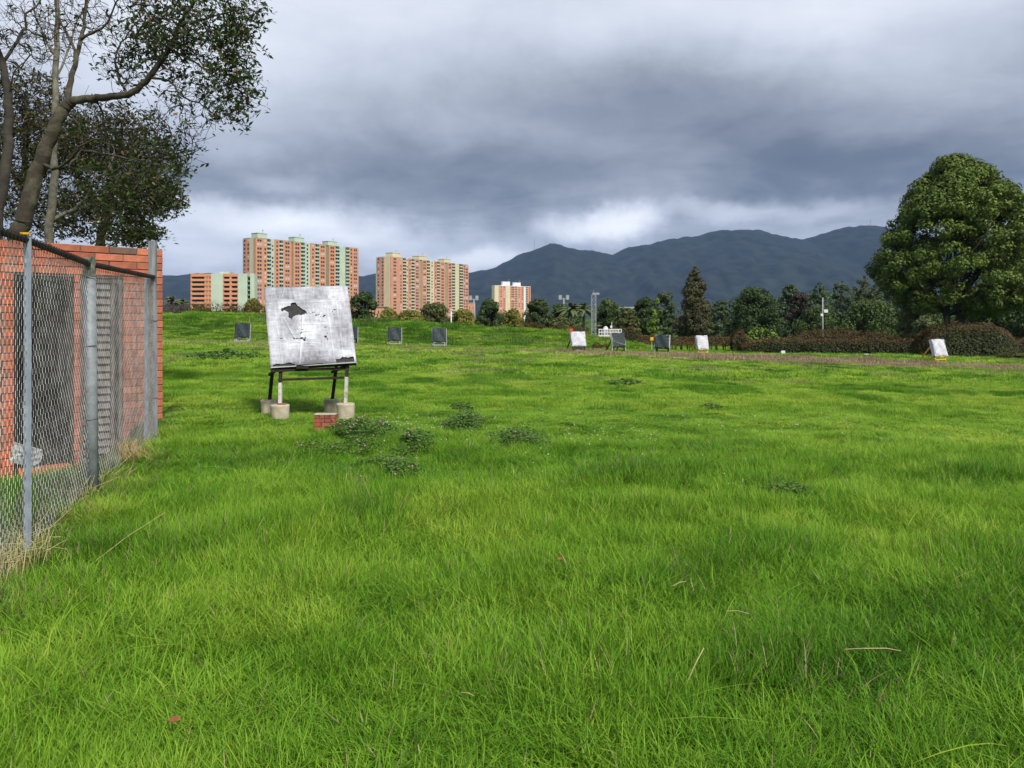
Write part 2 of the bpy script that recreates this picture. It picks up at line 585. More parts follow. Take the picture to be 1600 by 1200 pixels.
# ------------------------------------------------------------------ mountains and hills
def ridge(name, label, prof, Y0, depth, mat_, seed, lower=0.0):
    px = np.array([p[0] for p in prof], float)
    py = np.array([p[1] for p in prof], float)
    xs = (px - 800) / F * Y0
    zs = ZC + (HZ - py) / F * Y0 - lower
    X = np.linspace(xs[0], xs[-1], 1200)
    T = np.linspace(-1, 1.0, 47)
    Hh = np.interp(X, xs, zs)
    sc_ = (X[1] - X[0])
    GX, GT = np.meshgrid(X, T)
    GY = Y0 + GT * depth
    H = np.broadcast_to(Hh, GX.shape)
    fall = np.where(GT < 0, 1 - np.abs(GT) ** 1.15, 1 - np.abs(GT) ** 1.5)
    nzz = fbm(GX / 420, GY / 420, seed, 6, 0.55) - 0.5
    rid = 1 - np.abs(2 * fbm(GX / 300, GY / 700, seed + 9, 4) - 1)
    mask = np.clip(1 - fall, 0, 1) * np.clip(fall * 3, 0, 1)
    Z = H * fall + mask * (nzz * 0.55 * H.max() + (rid - 0.8) * 0.5 * H.max()) * 0.8
    Z = Z + 26 * (fbm(GX / 70, GY / 160, seed + 3, 5, 0.65) - 0.5) * np.clip(fall * 3, 0, 1)
    Z = np.maximum(Z, -4)
    v = np.stack([GX, GY, Z], -1).reshape(-1, 3)
    nx, ny = len(X), len(T)
    i = np.arange(nx - 1)[None, :] + (np.arange(ny - 1) * nx)[:, None]
    f = np.stack([i, i + 1, i + nx + 1, i + nx], -1).reshape(-1, 4)
    o = link(name, np_mesh(name, v, f, mat_, smooth=True))
    tag(o, label, kind='structure')
    return o


M['forest'] = mat('mountain_forest', (0.008, 0.015, 0.012), (0.028, 0.038, 0.026), 0.95, 0.012, 10, spec=0.05, coord='Object')
_z3 = [(0, 205), (60, 198), (120, 178), (180, 145), (250, 118), (290, 103), (310, 97), (345, 100), (380, 115), (430, 122), (500, 128), (540, 135), (600, 112), (680, 98), (780, 77), (810, 71), (840, 72), (900, 55), (960, 44), (1010, 47), (1100, 46), (1140, 62), (1200, 75), (1250, 83), (1320, 60), (1400, 40), (1480, 28), (1540, 33), (1600, 40)]
main_prof = [(-900, 440), (-300, 425), (100, 440), (255, 431), (330, 427), (400, 436), (480, 440), (558, 432), (580, 429), (596, 426), (640, 432), (700, 430)] + [(730 + a / 2.388, 340 + b / 2.388) for a, b in _z3] + [(1440, 366), (1520, 385), (1600, 372), (1800, 350), (2300, 380), (3000, 420)]
ridge('mountain', 'long forested mountain range under dark cloud', main_prof, 5600, 1700, M['forest'], 5)
near_prof = [(-900, 470), (0, 452), (255, 466), (400, 470), (520, 468), (571, 458), (596, 449), (640, 445), (700, 452), (800, 456), (950, 470), (1100, 474), (1300, 462), (1500, 468), (1900, 460), (3000, 475)]
ridge('hill', 'lower dark forested ridge in front of the mountain range', near_prof, 4200, 800, M['forest'], 15)

# air between here and the mountains
def build_haze():
    m = bpy.data.materials.new('haze_air')
    m.use_nodes = True
    n, l = m.node_tree.nodes, m.node_tree.links
    n.clear()
    out = n.new('ShaderNodeOutputMaterial')
    v = n.new('ShaderNodeVolumePrincipled')
    v.inputs['Color'].default_value = (0.34, 0.52, 0.98, 1)
    v.inputs['Density'].default_value = HAZE_D
    v.inputs['Anisotropy'].default_value = 0.0
    l.new(v.outputs[0], out.inputs['Volume'])
    b = MB()
    b.box((0, 2600, 400), (21000, 13500, 880))
    o = b.build('haze', m)
    o['kind'] = 'stuff'
    o['label'] = 'thin blue haze in front of the far mountains'


HAZE_D = 4.6e-5
build_haze()

# ------------------------------------------------------------------ far buildings
WIN_MESH = {}


def win_mesh(kind, w, h, material):
    k = (kind, round(w, 2), round(h, 2), material.name)
    if k not in WIN_MESH:
        b = MB()
        if kind == 'pair':
            for s in (-1, 1):
                b.box((s * w * 0.27, 0, 0), (w * 0.42, 0.12, h))
        elif kind == 'window':
            b.box((0, 0, 0), (w, 0.12, h))
        elif kind == 'balcony':
            b.box((0, -0.45, -h * 0.5), (w, 1.0, 0.16))
            b.box((0, -0.92, -h * 0.5 + 0.55), (w, 0.08, 0.8))
            for s in (-1, 0, 1):
                b.box((s * w * 0.47, -0.90, 0.0), (0.1, 0.1, h))
        me = bpy.data.meshes.new(kind)
        me.from_pydata(b.v, [], b.f)
        me.update()
        me.materials.append(material)
        WIN_MESH[k] = me
    return WIN_MESH[k]


def facade_frame(P0, P1):
    d = (P1 - P0).normalized()
    nrm = Vector((d.y, -d.x, 0))          # faces the camera side when P1 lies further right
    return d, nrm


def u_at(px, P0, d):
    # distance along the facade line seen at photograph column px
    k = (px - 800) / F
    return (k * P0.y - P0.x) / (d.x - k * d.y)


def tower(name, label, P0, P1, wend, ztop, floors, base_z, bays, endbays, roofs, mats, group=None):
    """P0 near-left corner, P1 far-right corner of the long facade; bays: (px0, px1, kind)"""
    root = empty(name, (P0.x, P0.y, base_z))
    tag(root, label, 'building', group)
    d, nrm = facade_frame(P0, P1)
    L = (P1 - P0).length
    fh = (ztop - base_z) / floors
    H = ztop - base_z
    zc = base_z + H / 2
    up = Vector((0, 0, 1))
    back = -nrm
    # main body, painted dark as shade behind the loggias
    b = MB()
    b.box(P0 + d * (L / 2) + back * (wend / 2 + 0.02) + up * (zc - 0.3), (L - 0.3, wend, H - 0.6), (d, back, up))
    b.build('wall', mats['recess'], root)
    groups = {}
    count = {'n': 0}
    ang = math.atan2(d.y, d.x)
    r2 = random.Random(hash(name) % 1000 if False else len(bays) * 7 + int(ztop))

    def put(kind, face_o, face_d, u, proud, f, w, h, material, zoff=0.0):
        fn = Vector((face_d.y, -face_d.x, 0))
        p = face_o + face_d * u + fn * proud
        z = base_z + (f + 0.52) * fh + zoff
        me = win_mesh(kind, w, h, material)
        o = link('balcony' if kind == 'balcony' else 'window', me, root, (p.x - P0.x, p.y - P0.y, z - base_z), (0, 0, math.atan2(face_d.y, face_d.x)))
        return o

    def do(face_o, face_d, blist, zero_u=None):
        fn = Vector((face_d.y, -face_d.x, 0))
        for (a, c, kind, wins) in blist:
            ua, uc = a, c
            w = uc - ua
            um = (ua + uc) / 2
            proud = {'o': 0.9, 'g': 0.35, 'r': 0.05, 'b': 0.0}[kind]
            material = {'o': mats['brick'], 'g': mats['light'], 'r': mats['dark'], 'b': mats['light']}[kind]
            hh = H + {'o': 0.0, 'g': 0.5, 'r': -0.5, 'b': -0.2}[kind]
            if kind == 'b':
                # stack of loggias: floor slabs with parapets in front of a wall painted dark as recess shade
                for f in range(floors):
                    put('balcony', face_o, face_d, um, 0.0, f, w, fh, mats['light'])
                    mm = r2.choice([M['glass'], M['glass'], M['glass_mauve'], M['glass_pale']])
                continue
            m_ = MB()
            m_.box(face_o + face_d * um + fn * (proud / 2 - 0.6) + up * (base_z + hh / 2), (w, proud + 1.2, hh), (face_d, -fn, up))
            m_.build('facade_bay', material, root)
            for (fu, wk, ww) in wins:
                for f in range(floors):
                    q = r2.random()
                    gm = M['glass'] if q < 0.66 else (M['glass_pale'] if q < 0.85 else M['glass_mauve'])
                    put(wk, face_o, face_d, ua + w * fu, proud + 0.03, f, ww, fh * 0.52, gm)
    lb = []
    for (pa, pb, kind, wins) in bays:
        lb.append((u_at(pa, P0, d), u_at(pb, P0, d), kind, wins))
    do(P0, d, lb)
    # end facade (left): from back corner to P0
    ed = -back                                   # runs from the back corner to P0
    E0 = P0 + back * wend
    do(E0, ed, [(a * wend, c * wend, k, w) for (a, c, k, w) in endbays])
    # roof: parapet slab and lift houses
    rb = MB()
    rb.box(P0 + d * (L / 2) + back * (wend / 2) + up * (ztop + 0.25), (L + 0.4, wend + 0.4, 0.5), (d, back, up))
    rb.build('roof', mats['dark'], root)
    for (pa, pb, h) in roofs:
        ua, ub = u_at(pa, P0, d), u_at(pb, P0, d)
        c = MB()
        c.box(P0 + d * ((ua + ub) / 2) + back * (wend * 0.45) + up * (ztop + 0.5 + h / 2), (ub - ua, wend * 0.5, h), (d, back, up))
        c.box(P0 + d * ((ua + ub) / 2) + back * (wend * 0.45) + up * (ztop + 0.6 + h), (ub - ua + 0.5, wend * 0.5 + 0.5, 0.3), (d, back, up))
        c.build('lift_house', mats['roof'], root)
        c = MB()
        q = P0 + d * (ub - 1.0) + back * (wend * 0.45) + up * (ztop + 0.5 + h)
        c.tube(q, q + up * 2.6, 0.18, n=5)
        c.box(q + up * 2.4, (1.2, 0.2, 0.5))
        c.build('antenna', M['grey_steel'], root)
    return root


def z5(v): return 250 + v / 4.848
def z6(v): return 560 + v / 5.333


W1 = [(0.5, 'window', 1.3)]
P2 = [(0.5, 'pair', 3.4)]


def tower_bays(c):
    return [
        (c[0], c[1], 'o', [(0.32, 'pair', 3.4), (0.84, 'window', 1.3)]), (c[1], c[2], 'b', []), (c[2], c[3], 'g', W1),
        (c[3], c[4], 'o', W1), (c[4], c[5], 'b', []), (c[5], c[6], 'o', P2), (c[6], c[7], 'r', []),
        (c[7], c[8], 'o', P2), (c[8], c[9], 'b', []), (c[9], c[10], 'g', W1), (c[10], c[11], 'o', W1), (c[11], c[12], 'b', []),
        (c[12], c[13], 'o', P2), (c[13], c[14], 'r', []), (c[14], c[15], 'o', P2), (c[15], c[16], 'b', []),
        (c[16], c[17], 'g', []), (c[17], c[18], 'b', []), (c[18], c[19], 'o', [(0.18, 'window', 1.3), (0.64, 'pair', 3.2)])]


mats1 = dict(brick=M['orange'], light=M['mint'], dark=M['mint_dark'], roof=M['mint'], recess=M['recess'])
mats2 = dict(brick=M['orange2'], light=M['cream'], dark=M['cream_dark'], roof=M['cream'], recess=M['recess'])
end_b = [(0.0, 0.12, 'g', []), (0.12, 0.62, 'o', [(0.2, 'window', 1.4), (0.8, 'window', 1.4)]), (0.62, 1.0, 'g', [])]
p0, p1 = at(399, 0, 490), at(558.5, 0, 566)
p0.z = p1.z = 0
tower('apartment_tower', 'tall orange and mint green apartment tower rising behind the large white archery target', p0, p1, 11.5, 51.2, 21, -2.5,
      tower_bays([z5(v) for v in (718, 803, 836, 864, 896, 927, 988, 1004, 1060, 1094, 1134, 1168, 1200, 1250, 1273, 1322, 1356, 1402, 1430, 1497)]), end_b,
      [(z5(757), z5(830), 3.2), (z5(1037), z5(1110), 3.2), (z5(1292), z5(1360), 3.0)], mats1)
p0, p1 = at(609.5, 0, 600), at(730.8, 0, 694)
p0.z = p1.z = 0
tower('apartment_tower', 'tall brick and cream apartment tower in the centre, right of the mint green one', p0, p1, 13.5, 48.0, 20, -2.5,
      tower_bays([z6(v) for v in (264, 362, 395, 411, 433, 463, 503, 526, 562, 593, 628, 647, 674, 714, 738, 772, 802, 836, 867, 911)]), end_b,
      [(z6(308), z6(372), 3.4), (z6(528), z6(592), 3.2), (z6(738), z6(790), 3.0)], mats2)
p0, p1 = at(773, 0, 900), at(828.5, 0, 935)
p0.z = p1.z = 0
m3 = dict(brick=M['orange2'], light=M['cream'], dark=M['white_render'], roof=M['white_render'], recess=M['recess'])
tower('apartment_tower', 'small distant brick and cream apartment tower with white roof boxes', p0, p1, 5, 38.5, 15, -2.5,
      [(z6(1136), z6(1168), 'g', []), (z6(1168), z6(1224), 'o', [(0.3, 'window', 1.4), (0.75, 'window', 1.4)]), (z6(1224), z6(1263), 'g', []), (z6(1263), z6(1300), 'o', [(0.5, 'pair', 4)]),
       (z6(1300), z6(1318), 'b', []), (z6(1318), z6(1376), 'o', [(0.3, 'window', 1.4), (0.75, 'window', 1.4)]), (z6(1376), z6(1394), 'r', []), (z6(1394), z6(1410), 'b', []), (z6(1410), z6(1432), 'o', W1)],
      [(0, 1, 'g', [])], [(z6(1206), z6(1268), 4.6), (z6(1296), z6(1357), 4.0)], m3)


def parking_block():
    root = empty('apartment_block', (at(298, 0, 430).x, 430, -2.5))
    tag(root, 'low orange and mint block with open banded floors, left of the tall towers', 'building')
    up = Vector((0, 0, 1))
    segs = [(z5(232), z5(388), 'o'), (z5(388), z5(476), 'g'), (z5(476), z5(592), 'o'), (z5(592), z5(662), 'g'), (z5(662), z5(684), 'b'), (z5(684), z5(716), 'g')]
    Y0 = 430
    ztop, zb = ZC + (HZ - 428.5) / F * Y0, -2.5
    body = MB()
    xa, xb = at(z5(232), 0, Y0).x, at(z5(716), 0, Y0).x
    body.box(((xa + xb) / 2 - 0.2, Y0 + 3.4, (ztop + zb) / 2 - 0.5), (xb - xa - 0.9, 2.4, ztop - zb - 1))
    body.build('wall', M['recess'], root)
    body = MB()
    body.box((xb - 0.2, Y0 + 3.5, (ztop + zb) / 2), (0.4, 2.4, ztop - zb))
    body.box(((xa + xb) / 2, Y0 + 4.8, (ztop + zb) / 2), (xb - xa, 0.3, ztop - zb + 0.1))
    body.build('side_wall', M['mint'], root)
    fl = 7
    step = 7.15 / F * Y0
    for (a, c, k) in segs:
        x0, x1 = at(a, 0, Y0).x, at(c, 0, Y0).x
        w = x1 - x0
        if k == 'g':
            b = MB()
            b.box(((x0 + x1) / 2, Y0 + 1, (ztop + zb) / 2 + 0.2), (w, 2.4, ztop - zb + 0.4))
            b.build('facade_bay', M['mint'], root)
        elif k == 'b':
            for f in range(fl + 1):
                z = ztop - 1.2 - f * step
                b = MB()
                b.box(((x0 + x1) / 2, Y0 + 0.6, z), (w, 1.6, 0.9))
                b.build('balcony', M['mint_dark'], root)
        else:
            # orange parapet bands with open floors between (shade painted on the back wall), thin piers
            for f in range(fl + 1):
                z = ztop - f * step
                hb = 1.25 if f else 1.6
                b = MB()
                b.box(((x0 + x1) / 2, Y0 + 0.7, z - hb / 2 + (0.3 if f == 0 else 0)), (w, 1.6, hb))
                b.build('parapet', M['orange'], root)
            for fr in ((0.02, 0.72, 0.86, 0.98) if a < 300 else (0.02, 0.5, 0.98)):
                b = MB()
                b.box((x0 + w * fr, Y0 + 0.75, (ztop + zb) / 2 - 0.2), (0.55 if fr in (0.02, 0.98) else 1.1, 1.4, ztop - zb - 0.8))
                b.build('pier', M['orange'], root)
    r = MB()
    r.box((at(z5(480), 0, Y0).x, Y0 + 5, ztop + 0.9), (5.5, 6, 1.2))
    r.build('lift_house', M['mint'], root)


parking_block()


def low_house(px0, px1, py, Y, colour, label, roofc):
    a, c = at(px0, py, Y), at(px1, py, Y)
    root = empty('house', ((a.x + c.x) / 2, Y, -2.3))
    tag(root, label, 'building')
    b = MB()
    H = a.z + 2.3
    b.box(((a.x + c.x) / 2, Y + 5, -2.3 + H / 2), (c.x - a.x, 10, H))
    b.build('wall', colour, root)
    b = MB()
    b.box(((a.x + c.x) / 2, Y + 5, -2.3 + H + 0.2), (c.x - a.x + 0.8, 10.8, 0.4))
    b.build('roof', roofc, root)
    for i in range(max(2, int((px1 - px0) / 5))):
        x = a.x + (c.x - a.x) * (i + 0.5) / max(2, int((px1 - px0) / 5))
        w = MB()
        w.box((x, Y - 0.02, a.z - H * 0.25), ((c.x - a.x) / 14, 0.1, H * 0.15))
        w.build('window', M['glass'], root)


low_house(577, 600, 480, 330, M['orange2'], 'low brick house peeping out between trees below the cream tower', M['cream_dark'])
low_house(731, 742, 473, 640, M['orange2'], 'small reddish building beside the foot of the cream tower', M['cream_dark'])
low_house(962, 990, 480.5, 700, M['cream_dark'], 'pale distant buildings over the treetops right of the lattice mast', M['white_render'])

# ------------------------------------------------------------------ trees
def skeleton_mesh(pos, par, rad, material, name='branches', sides=6, origin=(0, 0, 0)):
    pos = np.array(pos, float); par = np.array(par); rad = np.array(rad, float)
    n = len(pos)
    d = np.zeros_like(pos)
    has = par >= 0
    d[has] = pos[has] - pos[par[has]]
    d[~has] = (0, 0, 1)
    d /= np.maximum(np.linalg.norm(d, axis=1, keepdims=True), 1e-9)
    main = {}
    for i in range(n):
        p = par[i]
        if p >= 0 and (p not in main or rad[i] > rad[main[p]]):
            main[p] = i
    e = np.where(has)[0]
    p = par[e]
    ismain = np.array([main[q] == i for i, q in zip(e, p)])
    dirs0 = np.where(ismain[:, None], d[p], d[e])
    r0 = np.where(ismain, rad[p], np.minimum(rad[p], rad[e] * 1.15))
    ref = np.array([0.12, -0.985, 0.08])
    ref2 = np.array([0.9, 0.1, -0.4])

    def frame(dd):
        u = np.cross(dd, ref)
        bad = np.linalg.norm(u, axis=1) < 0.08
        u[bad] = np.cross(dd[bad], ref2)
        u /= np.linalg.norm(u, axis=1, keepdims=True)
        return u, np.cross(dd, u)
    vs, fs = [], []
    a = np.arange(sides) * 2 * math.pi / sides
    ca, sa = np.cos(a), np.sin(a)
    u0, w0 = frame(dirs0)
    u1, w1 = frame(d[e])
    u0 = np.where(ismain[:, None], frame(d[p])[0], u1)
    w0 = np.where(ismain[:, None], frame(d[p])[1], w1)
    ring0 = pos[p][:, None, :] + r0[:, None, None] * (u0[:, None, :] * ca[None, :, None] + w0[:, None, :] * sa[None, :, None])
    ring1 = pos[e][:, None, :] + rad[e][:, None, None] * (u1[:, None, :] * ca[None, :, None] + w1[:, None, :] * sa[None, :, None])
    v = np.concatenate([ring0, ring1], 1).reshape(-1, 3) - np.array(origin)
    base = (np.arange(len(e)) * 2 * sides)[:, None]
    k = np.arange(sides)[None, :]
    k2 = (k + 1) % sides
    f = np.stack([base + k, base + k2, base + sides + k2, base + sides + k], -1).reshape(-1, 4)
    return np_mesh(name, v, f, material, smooth=True)


def leaves_mesh(cent, nrm, size, material, tone, name='foliage', aspect=0.55, origin=(0, 0, 0), fold=0.0, rs=None):
    """diamond leaf per centre, lying across its normal"""
    rs = rs or nr
    cent = np.asarray(cent, float); nrm = np.asarray(nrm, float)
    n = len(cent)
    nrm = nrm / np.maximum(np.linalg.norm(nrm, axis=1, keepdims=True), 1e-9)
    t = rs.normal(size=(n, 3))
    t = t - (t * nrm).sum(1, keepdims=True) * nrm
    t /= np.maximum(np.linalg.norm(t, axis=1, keepdims=True), 1e-9)
    s = np.cross(nrm, t)
    size = np.asarray(size, float).reshape(-1, 1) * np.ones((n, 1))
    a = cent - t * size * 0.5
    b = cent + s * size * 0.5 * aspect + nrm * size * 0.08
    c = cent + t * size * 0.5
    d = cent - s * size * 0.5 * aspect + nrm * size * 0.08
    v = np.stack([a, b, c, d], 1).reshape(-1, 3) - np.array(origin)
    i = np.arange(n)[:, None] * 4
    f = np.concatenate([i, i + 1, i + 2, i + 3], 1)
    return np_mesh(name, v, f, material, attrs={'tone': tone})


def ball_pts(rs, n):
    v = rs.normal(size=(n, 3))
    return v / np.linalg.norm(v, axis=1, keepdims=True)


def crown(rs, clumps, n_leaf, leaf, jitter=0.55, up=0.25):
    """clumps: array (x,y,z,r); leaves spread over and inside each clump"""
    clumps = np.asarray(clumps)
    w = clumps[:, 3] ** 2
    idx = rs.choice(len(clumps), n_leaf, p=w / w.sum())
    c = clumps[idx]
    dirs = ball_pts(rs, n_leaf)
    rr = c[:, 3] * (0.55 + 0.5 * rs.rand(n_leaf) ** 0.7)
    squash = np.array([1, 1, 0.8])
    pos = c[:, :3] + dirs * rr[:, None] * squash
    nm = dirs + jitter * rs.normal(size=(n_leaf, 3)) + np.array([0, 0, up])
    ct = rs.rand(len(clumps))[idx]
    tone = np.clip(0.15 + 0.45 * ct + 0.45 * rs.rand(n_leaf) - 0.05, 0, 1)
    sz = leaf * (0.6 + 0.8 * rs.rand(n_leaf))
    return pos, nm, sz, tone


def envelope(rs, kind, cx, cy, z0, z1, rx, n, rclump):
    """clump centres filling a crown outline"""
    out = []
    H = z1 - z0
    while len(out) < n:
        t = rs.rand()
        if len(out) < 7 and kind != 'cone': t = 0.78 + 0.18 * rs.rand()
        if kind == 'cone':
            r = rx * (1 - t) ** 0.62 + 0.03 * rx
            if t < 0.06: r *= 0.7
        elif kind == 'column':
            r = rx * (0.75 + 0.25 * math.sin(t * 9)) * (1 - t ** 4)
        elif kind == 'dome':
            r = rx * math.sqrt(max(0.02, 1 - t ** 2.2))
        elif kind == 'spread':
            r = rx * (0.30 + 0.70 * max(0, 1 - t ** 1.8) ** 0.7)
        else:
            r = rx * (math.sqrt(max(0.03, 1 - abs(t - 0.42) ** 2.2 / 0.34)) if t > 0.42 else 0.88 + 0.12 * t / 0.42)
        a = rs.rand() * 2 * math.pi
        q = (0.45 + 0.55 * rs.rand() ** 0.5)
        rc = rclump * (0.5 + 0.9 * rs.rand()) * (0.55 if kind == 'cone' and t > 0.8 else 1) * (0.6 if kind == 'spread' and t > 0.6 else 1)
        wob = 1 + 0.22 * math.sin(3 * a + cx) * math.sin(5 * t + cy)
        out.append((cx + math.cos(a) * max(0, r * wob * q - rc * 0.5), cy + math.sin(a) * max(0, r * wob * q - rc * 0.5), z0 + rc * 0.5 + t * (H - rc * 1.15), rc))
    return np.array(out)


FOL = {
    'dark': leaf_mat('foliage_dark', (0.018, 0.034, 0.011), (0.080, 0.120, 0.036), 0.18),
    'mid': leaf_mat('foliage_mid', (0.026, 0.050, 0.015), (0.115, 0.165, 0.045), 0.2),
    'olive': leaf_mat('foliage_olive', (0.040, 0.050, 0.016), (0.135, 0.150, 0.048), 0.2),
    'yellow': leaf_mat('foliage_yellow_green', (0.085, 0.095, 0.018), (0.29, 0.28, 0.055), 0.3),
    'bright': leaf_mat('foliage_bright_green', (0.07, 0.13, 0.02), (0.25, 0.36, 0.06), 0.3),
    'purple': leaf_mat('foliage_purple', (0.032, 0.028, 0.025), (0.090, 0.070, 0.060), 0.15),
    'blue': leaf_mat('foliage_blue_green', (0.028, 0.050, 0.025), (0.125, 0.165, 0.085), 0.2),
    'pale': leaf_mat('foliage_pale_green', (0.06, 0.08, 0.03), (0.21, 0.24, 0.095), 0.25),
    'big': leaf_mat('foliage_big_tree', (0.028, 0.052, 0.011), (0.165, 0.230, 0.040), 0.2),
    'conifer': leaf_mat('foliage_cypress', (0.025, 0.032, 0.013), (0.115, 0.110, 0.050), 0.12),
    'red': leaf_mat('foliage_hedge_red', (0.050, 0.034, 0.012), (0.165, 0.098, 0.036), 0.2),
    'hedge': leaf_mat('foliage_hedge', (0.022, 0.030, 0.010), (0.090, 0.098, 0.028), 0.15),
    'near': leaf_mat('foliage_near_tree', (0.020, 0.038, 0.012), (0.085, 0.125, 0.030), 0.3, third=(0.22, 0.12, 0.07)),
    'near_olive': leaf_mat('foliage_near_brownish', (0.030, 0.036, 0.014), (0.105, 0.105, 0.040), 0.25, third=(0.17, 0.10, 0.05)),
}


def far_tree(name, label, px0, px1, ptop, Y, kind='round', fol='dark', bark='bark_dark', nclump=64, nleaf=4600, leaf=0.4, low=0.0, group=None, cat='tree', pbase=None, seed=0, rcl=None):
    rs = np.random.RandomState(seed + int(px0))
    cx = ((px0 + px1) / 2 - 800) / F * Y
    rx = (px1 - px0) / 2 / F * Y
    ztop = ZC + (HZ - ptop) / F * Y
    zb = gz(cx, Y) - 0.05
    H = ztop - zb
    root = empty(name, (cx, Y, zb))
    tag(root, label, cat, group)
    z0 = zb + H * low
    cl = envelope(rs, kind, cx, Y, z0, ztop, rx, nclump, rcl or rx * 0.27)
    pos, nm, sz, tone = crown(rs, cl, int(nleaf * 1.35), leaf)
    link('crown', leaves_mesh(pos, nm, sz, FOL[fol], tone, 'crown', 0.6, (cx, Y, zb), rs=rs), root)
    # trunk with limbs reaching into the clumps
    P, par, rad = [(cx, Y, zb)], [-1], [max(0.12, rx * 0.07)]
    nseg = 5
    for k in range(1, nseg + 1):
        t = k / nseg
        P.append((cx + rx * 0.06 * math.sin(4 * t + px0), Y, zb + t * H * 0.8)); par.append(k - 1); rad.append(rad[0] * (1 - 0.8 * t))
    for c in cl[:14]:
        j = max(0, min(nseg - 1, int((c[2] - zb) / H * nseg * 0.8)))
        m = [(P[j][q] * 0.5 + c[q] * 0.5) for q in range(3)]
        P.append(tuple(m)); par.append(j); rad.append(rad[j] * 0.45)
        P.append((c[0], c[1], c[2])); par.append(len(P) - 2); rad.append(0.04)
    link('trunk', skeleton_mesh(P, par, rad, M[bark], 'trunk', 6, (cx, Y, zb)), root)
    return root


T = far_tree
T('broadleaf_tree', 'rounded dark tree directly right of the large white target, in front of the mint tower', 545, 591, 455, 112, 'round', 'dark', seed=1, nleaf=6000, leaf=0.3)
T('broadleaf_tree', 'yellowish tree low between the rounded dark tree and the cream tower', 588, 628, 482, 135, 'dome', 'yellow', seed=2)
T('broadleaf_tree', 'wide olive yellow tree at the left foot of the cream tower', 612, 672, 484, 128, 'dome', 'yellow', seed=3, nclump=50, nleaf=4500)
T('broadleaf_tree', 'dark tree in front of the middle of the cream tower', 655, 702, 472, 132, 'round', 'olive', seed=4)
T('broadleaf_tree', 'yellow-green tree behind the white lamp post', 694, 750, 483, 125, 'dome', 'yellow', seed=5, nclump=50, nleaf=4500)
T('broadleaf_tree', 'very dark egg-shaped tree right of the cream tower', 744, 786, 467, 118, 'round', 'dark', seed=6, nleaf=6500, leaf=0.3)
T('broadleaf_tree', 'yellow-green tree below the small distant tower', 780, 824, 483, 124, 'dome', 'yellow', seed=7)
T('broadleaf_tree', 'dark tree covering the right foot of the small distant tower', 818, 862, 466, 130, 'round', 'dark', seed=8, nleaf=5000)
T('broadleaf_tree', 'dark green tree behind the palms, under the pale stadium floodlights', 852, 898, 474, 150, 'spread', 'mid', seed=9)
T('broadleaf_tree', 'low pale green shrubby tree in front of the palms', 852, 900, 495, 115, 'dome', 'olive', seed=10, cat='tree')
T('broadleaf_tree', 'dark tree immediately right of the lattice mast', 929, 972, 467, 140, 'round', 'mid', seed=11, nleaf=5000)
T('broadleaf_tree', 'dark olive tree above the white railed platform', 960, 1004, 480, 132, 'spread', 'olive', seed=12)
T('broadleaf_tree', 'broad dark tree behind the bright yellow-green sapling', 984, 1030, 464, 145, 'round', 'dark', seed=13, nleaf=5000)
T('broadleaf_tree', 'taller grey-green tree between the sapling and the cypress', 1022, 1056, 453, 150, 'round', 'blue', seed=14)
T('young_tree', 'bright yellow-green sapling standing in front of the dark trees left of the cypress', 1008, 1046, 466, 112, 'cone', 'bright', seed=15, nclump=26, nleaf=1500, leaf=0.32)
T('cypress_tree', 'tall dark conical cypress standing above the hedge', 1054, 1117, 416, 108, 'cone', 'conifer', seed=16, nclump=190, nleaf=17000, leaf=0.26, low=0.02, rcl=0.62)
T('broadleaf_tree', 'dark tree directly right of the cypress', 1104, 1150, 468, 140, 'spread', 'blue', seed=17, nleaf=4500)
T('broadleaf_tree', 'large dark green dome-shaped tree between cypress and purple tree', 1132, 1226, 447, 128, 'dome', 'dark', seed=18, nclump=110, nleaf=12000, leaf=0.34, rcl=1.2)
T('broadleaf_tree', 'grey-green tree rising behind the dark dome-shaped tree', 1214, 1252, 443, 150, 'round', 'blue', seed=19, nleaf=4500)
T('broadleaf_tree', 'dull purple-leaved tree left of the pole with white boxes', 1232, 1270, 455, 142, 'round', 'purple', seed=20)
T('pine_tree', 'grey-green pine just behind the pole with white boxes', 1256, 1300, 441, 138, 'spread', 'blue', seed=21, nclump=60, nleaf=6000, leaf=0.35)
T('pine_tree', 'feathery pine second to the right of the pole', 1290, 1338, 438, 150, 'spread', 'blue', seed=22, nclump=60, nleaf=6000, leaf=0.35)
T('pine_tree', 'tallest feathery pine, left of the great round-topped tree', 1328, 1376, 430, 145, 'spread', 'olive', seed=23, nclump=60, nleaf=6500, leaf=0.35)
T('pine_tree', 'grey-green pine half hidden by the great tree', 1362, 1410, 436, 140, 'spread', 'blue', seed=24, nclump=60, nleaf=6000, leaf=0.35)
T('broadleaf_tree', 'broad dark bushy tree low in front of the pines', 1308, 1408, 466, 118, 'dome', 'mid', seed=25, nclump=80, nleaf=8500, leaf=0.33, rcl=1.1)
T('broadleaf_tree', 'low dark tree in front of the pines, right beside the pole with white boxes', 1236, 1320, 478, 120, 'dome', 'mid', seed=26, nclump=60, nleaf=6500, leaf=0.33)
T('shrub', 'pale green bushy shrub left of the great tree trunk', 1396, 1446, 476, 92, 'dome', 'pale', seed=27, nclump=50, nleaf=5000, leaf=0.26, cat='shrub')
T('shrub', 'lower pale green shrub touching the hedge under the great tree', 1420, 1470, 492, 84, 'dome', 'pale', seed=28, nclump=40, nleaf=4000, leaf=0.24, cat='shrub')
T('broadleaf_tree', 'dark tree behind the great tree trunk, right side', 1498, 1580, 458, 105, 'round', 'mid', seed=29, nclump=70, nleaf=7500, leaf=0.33)
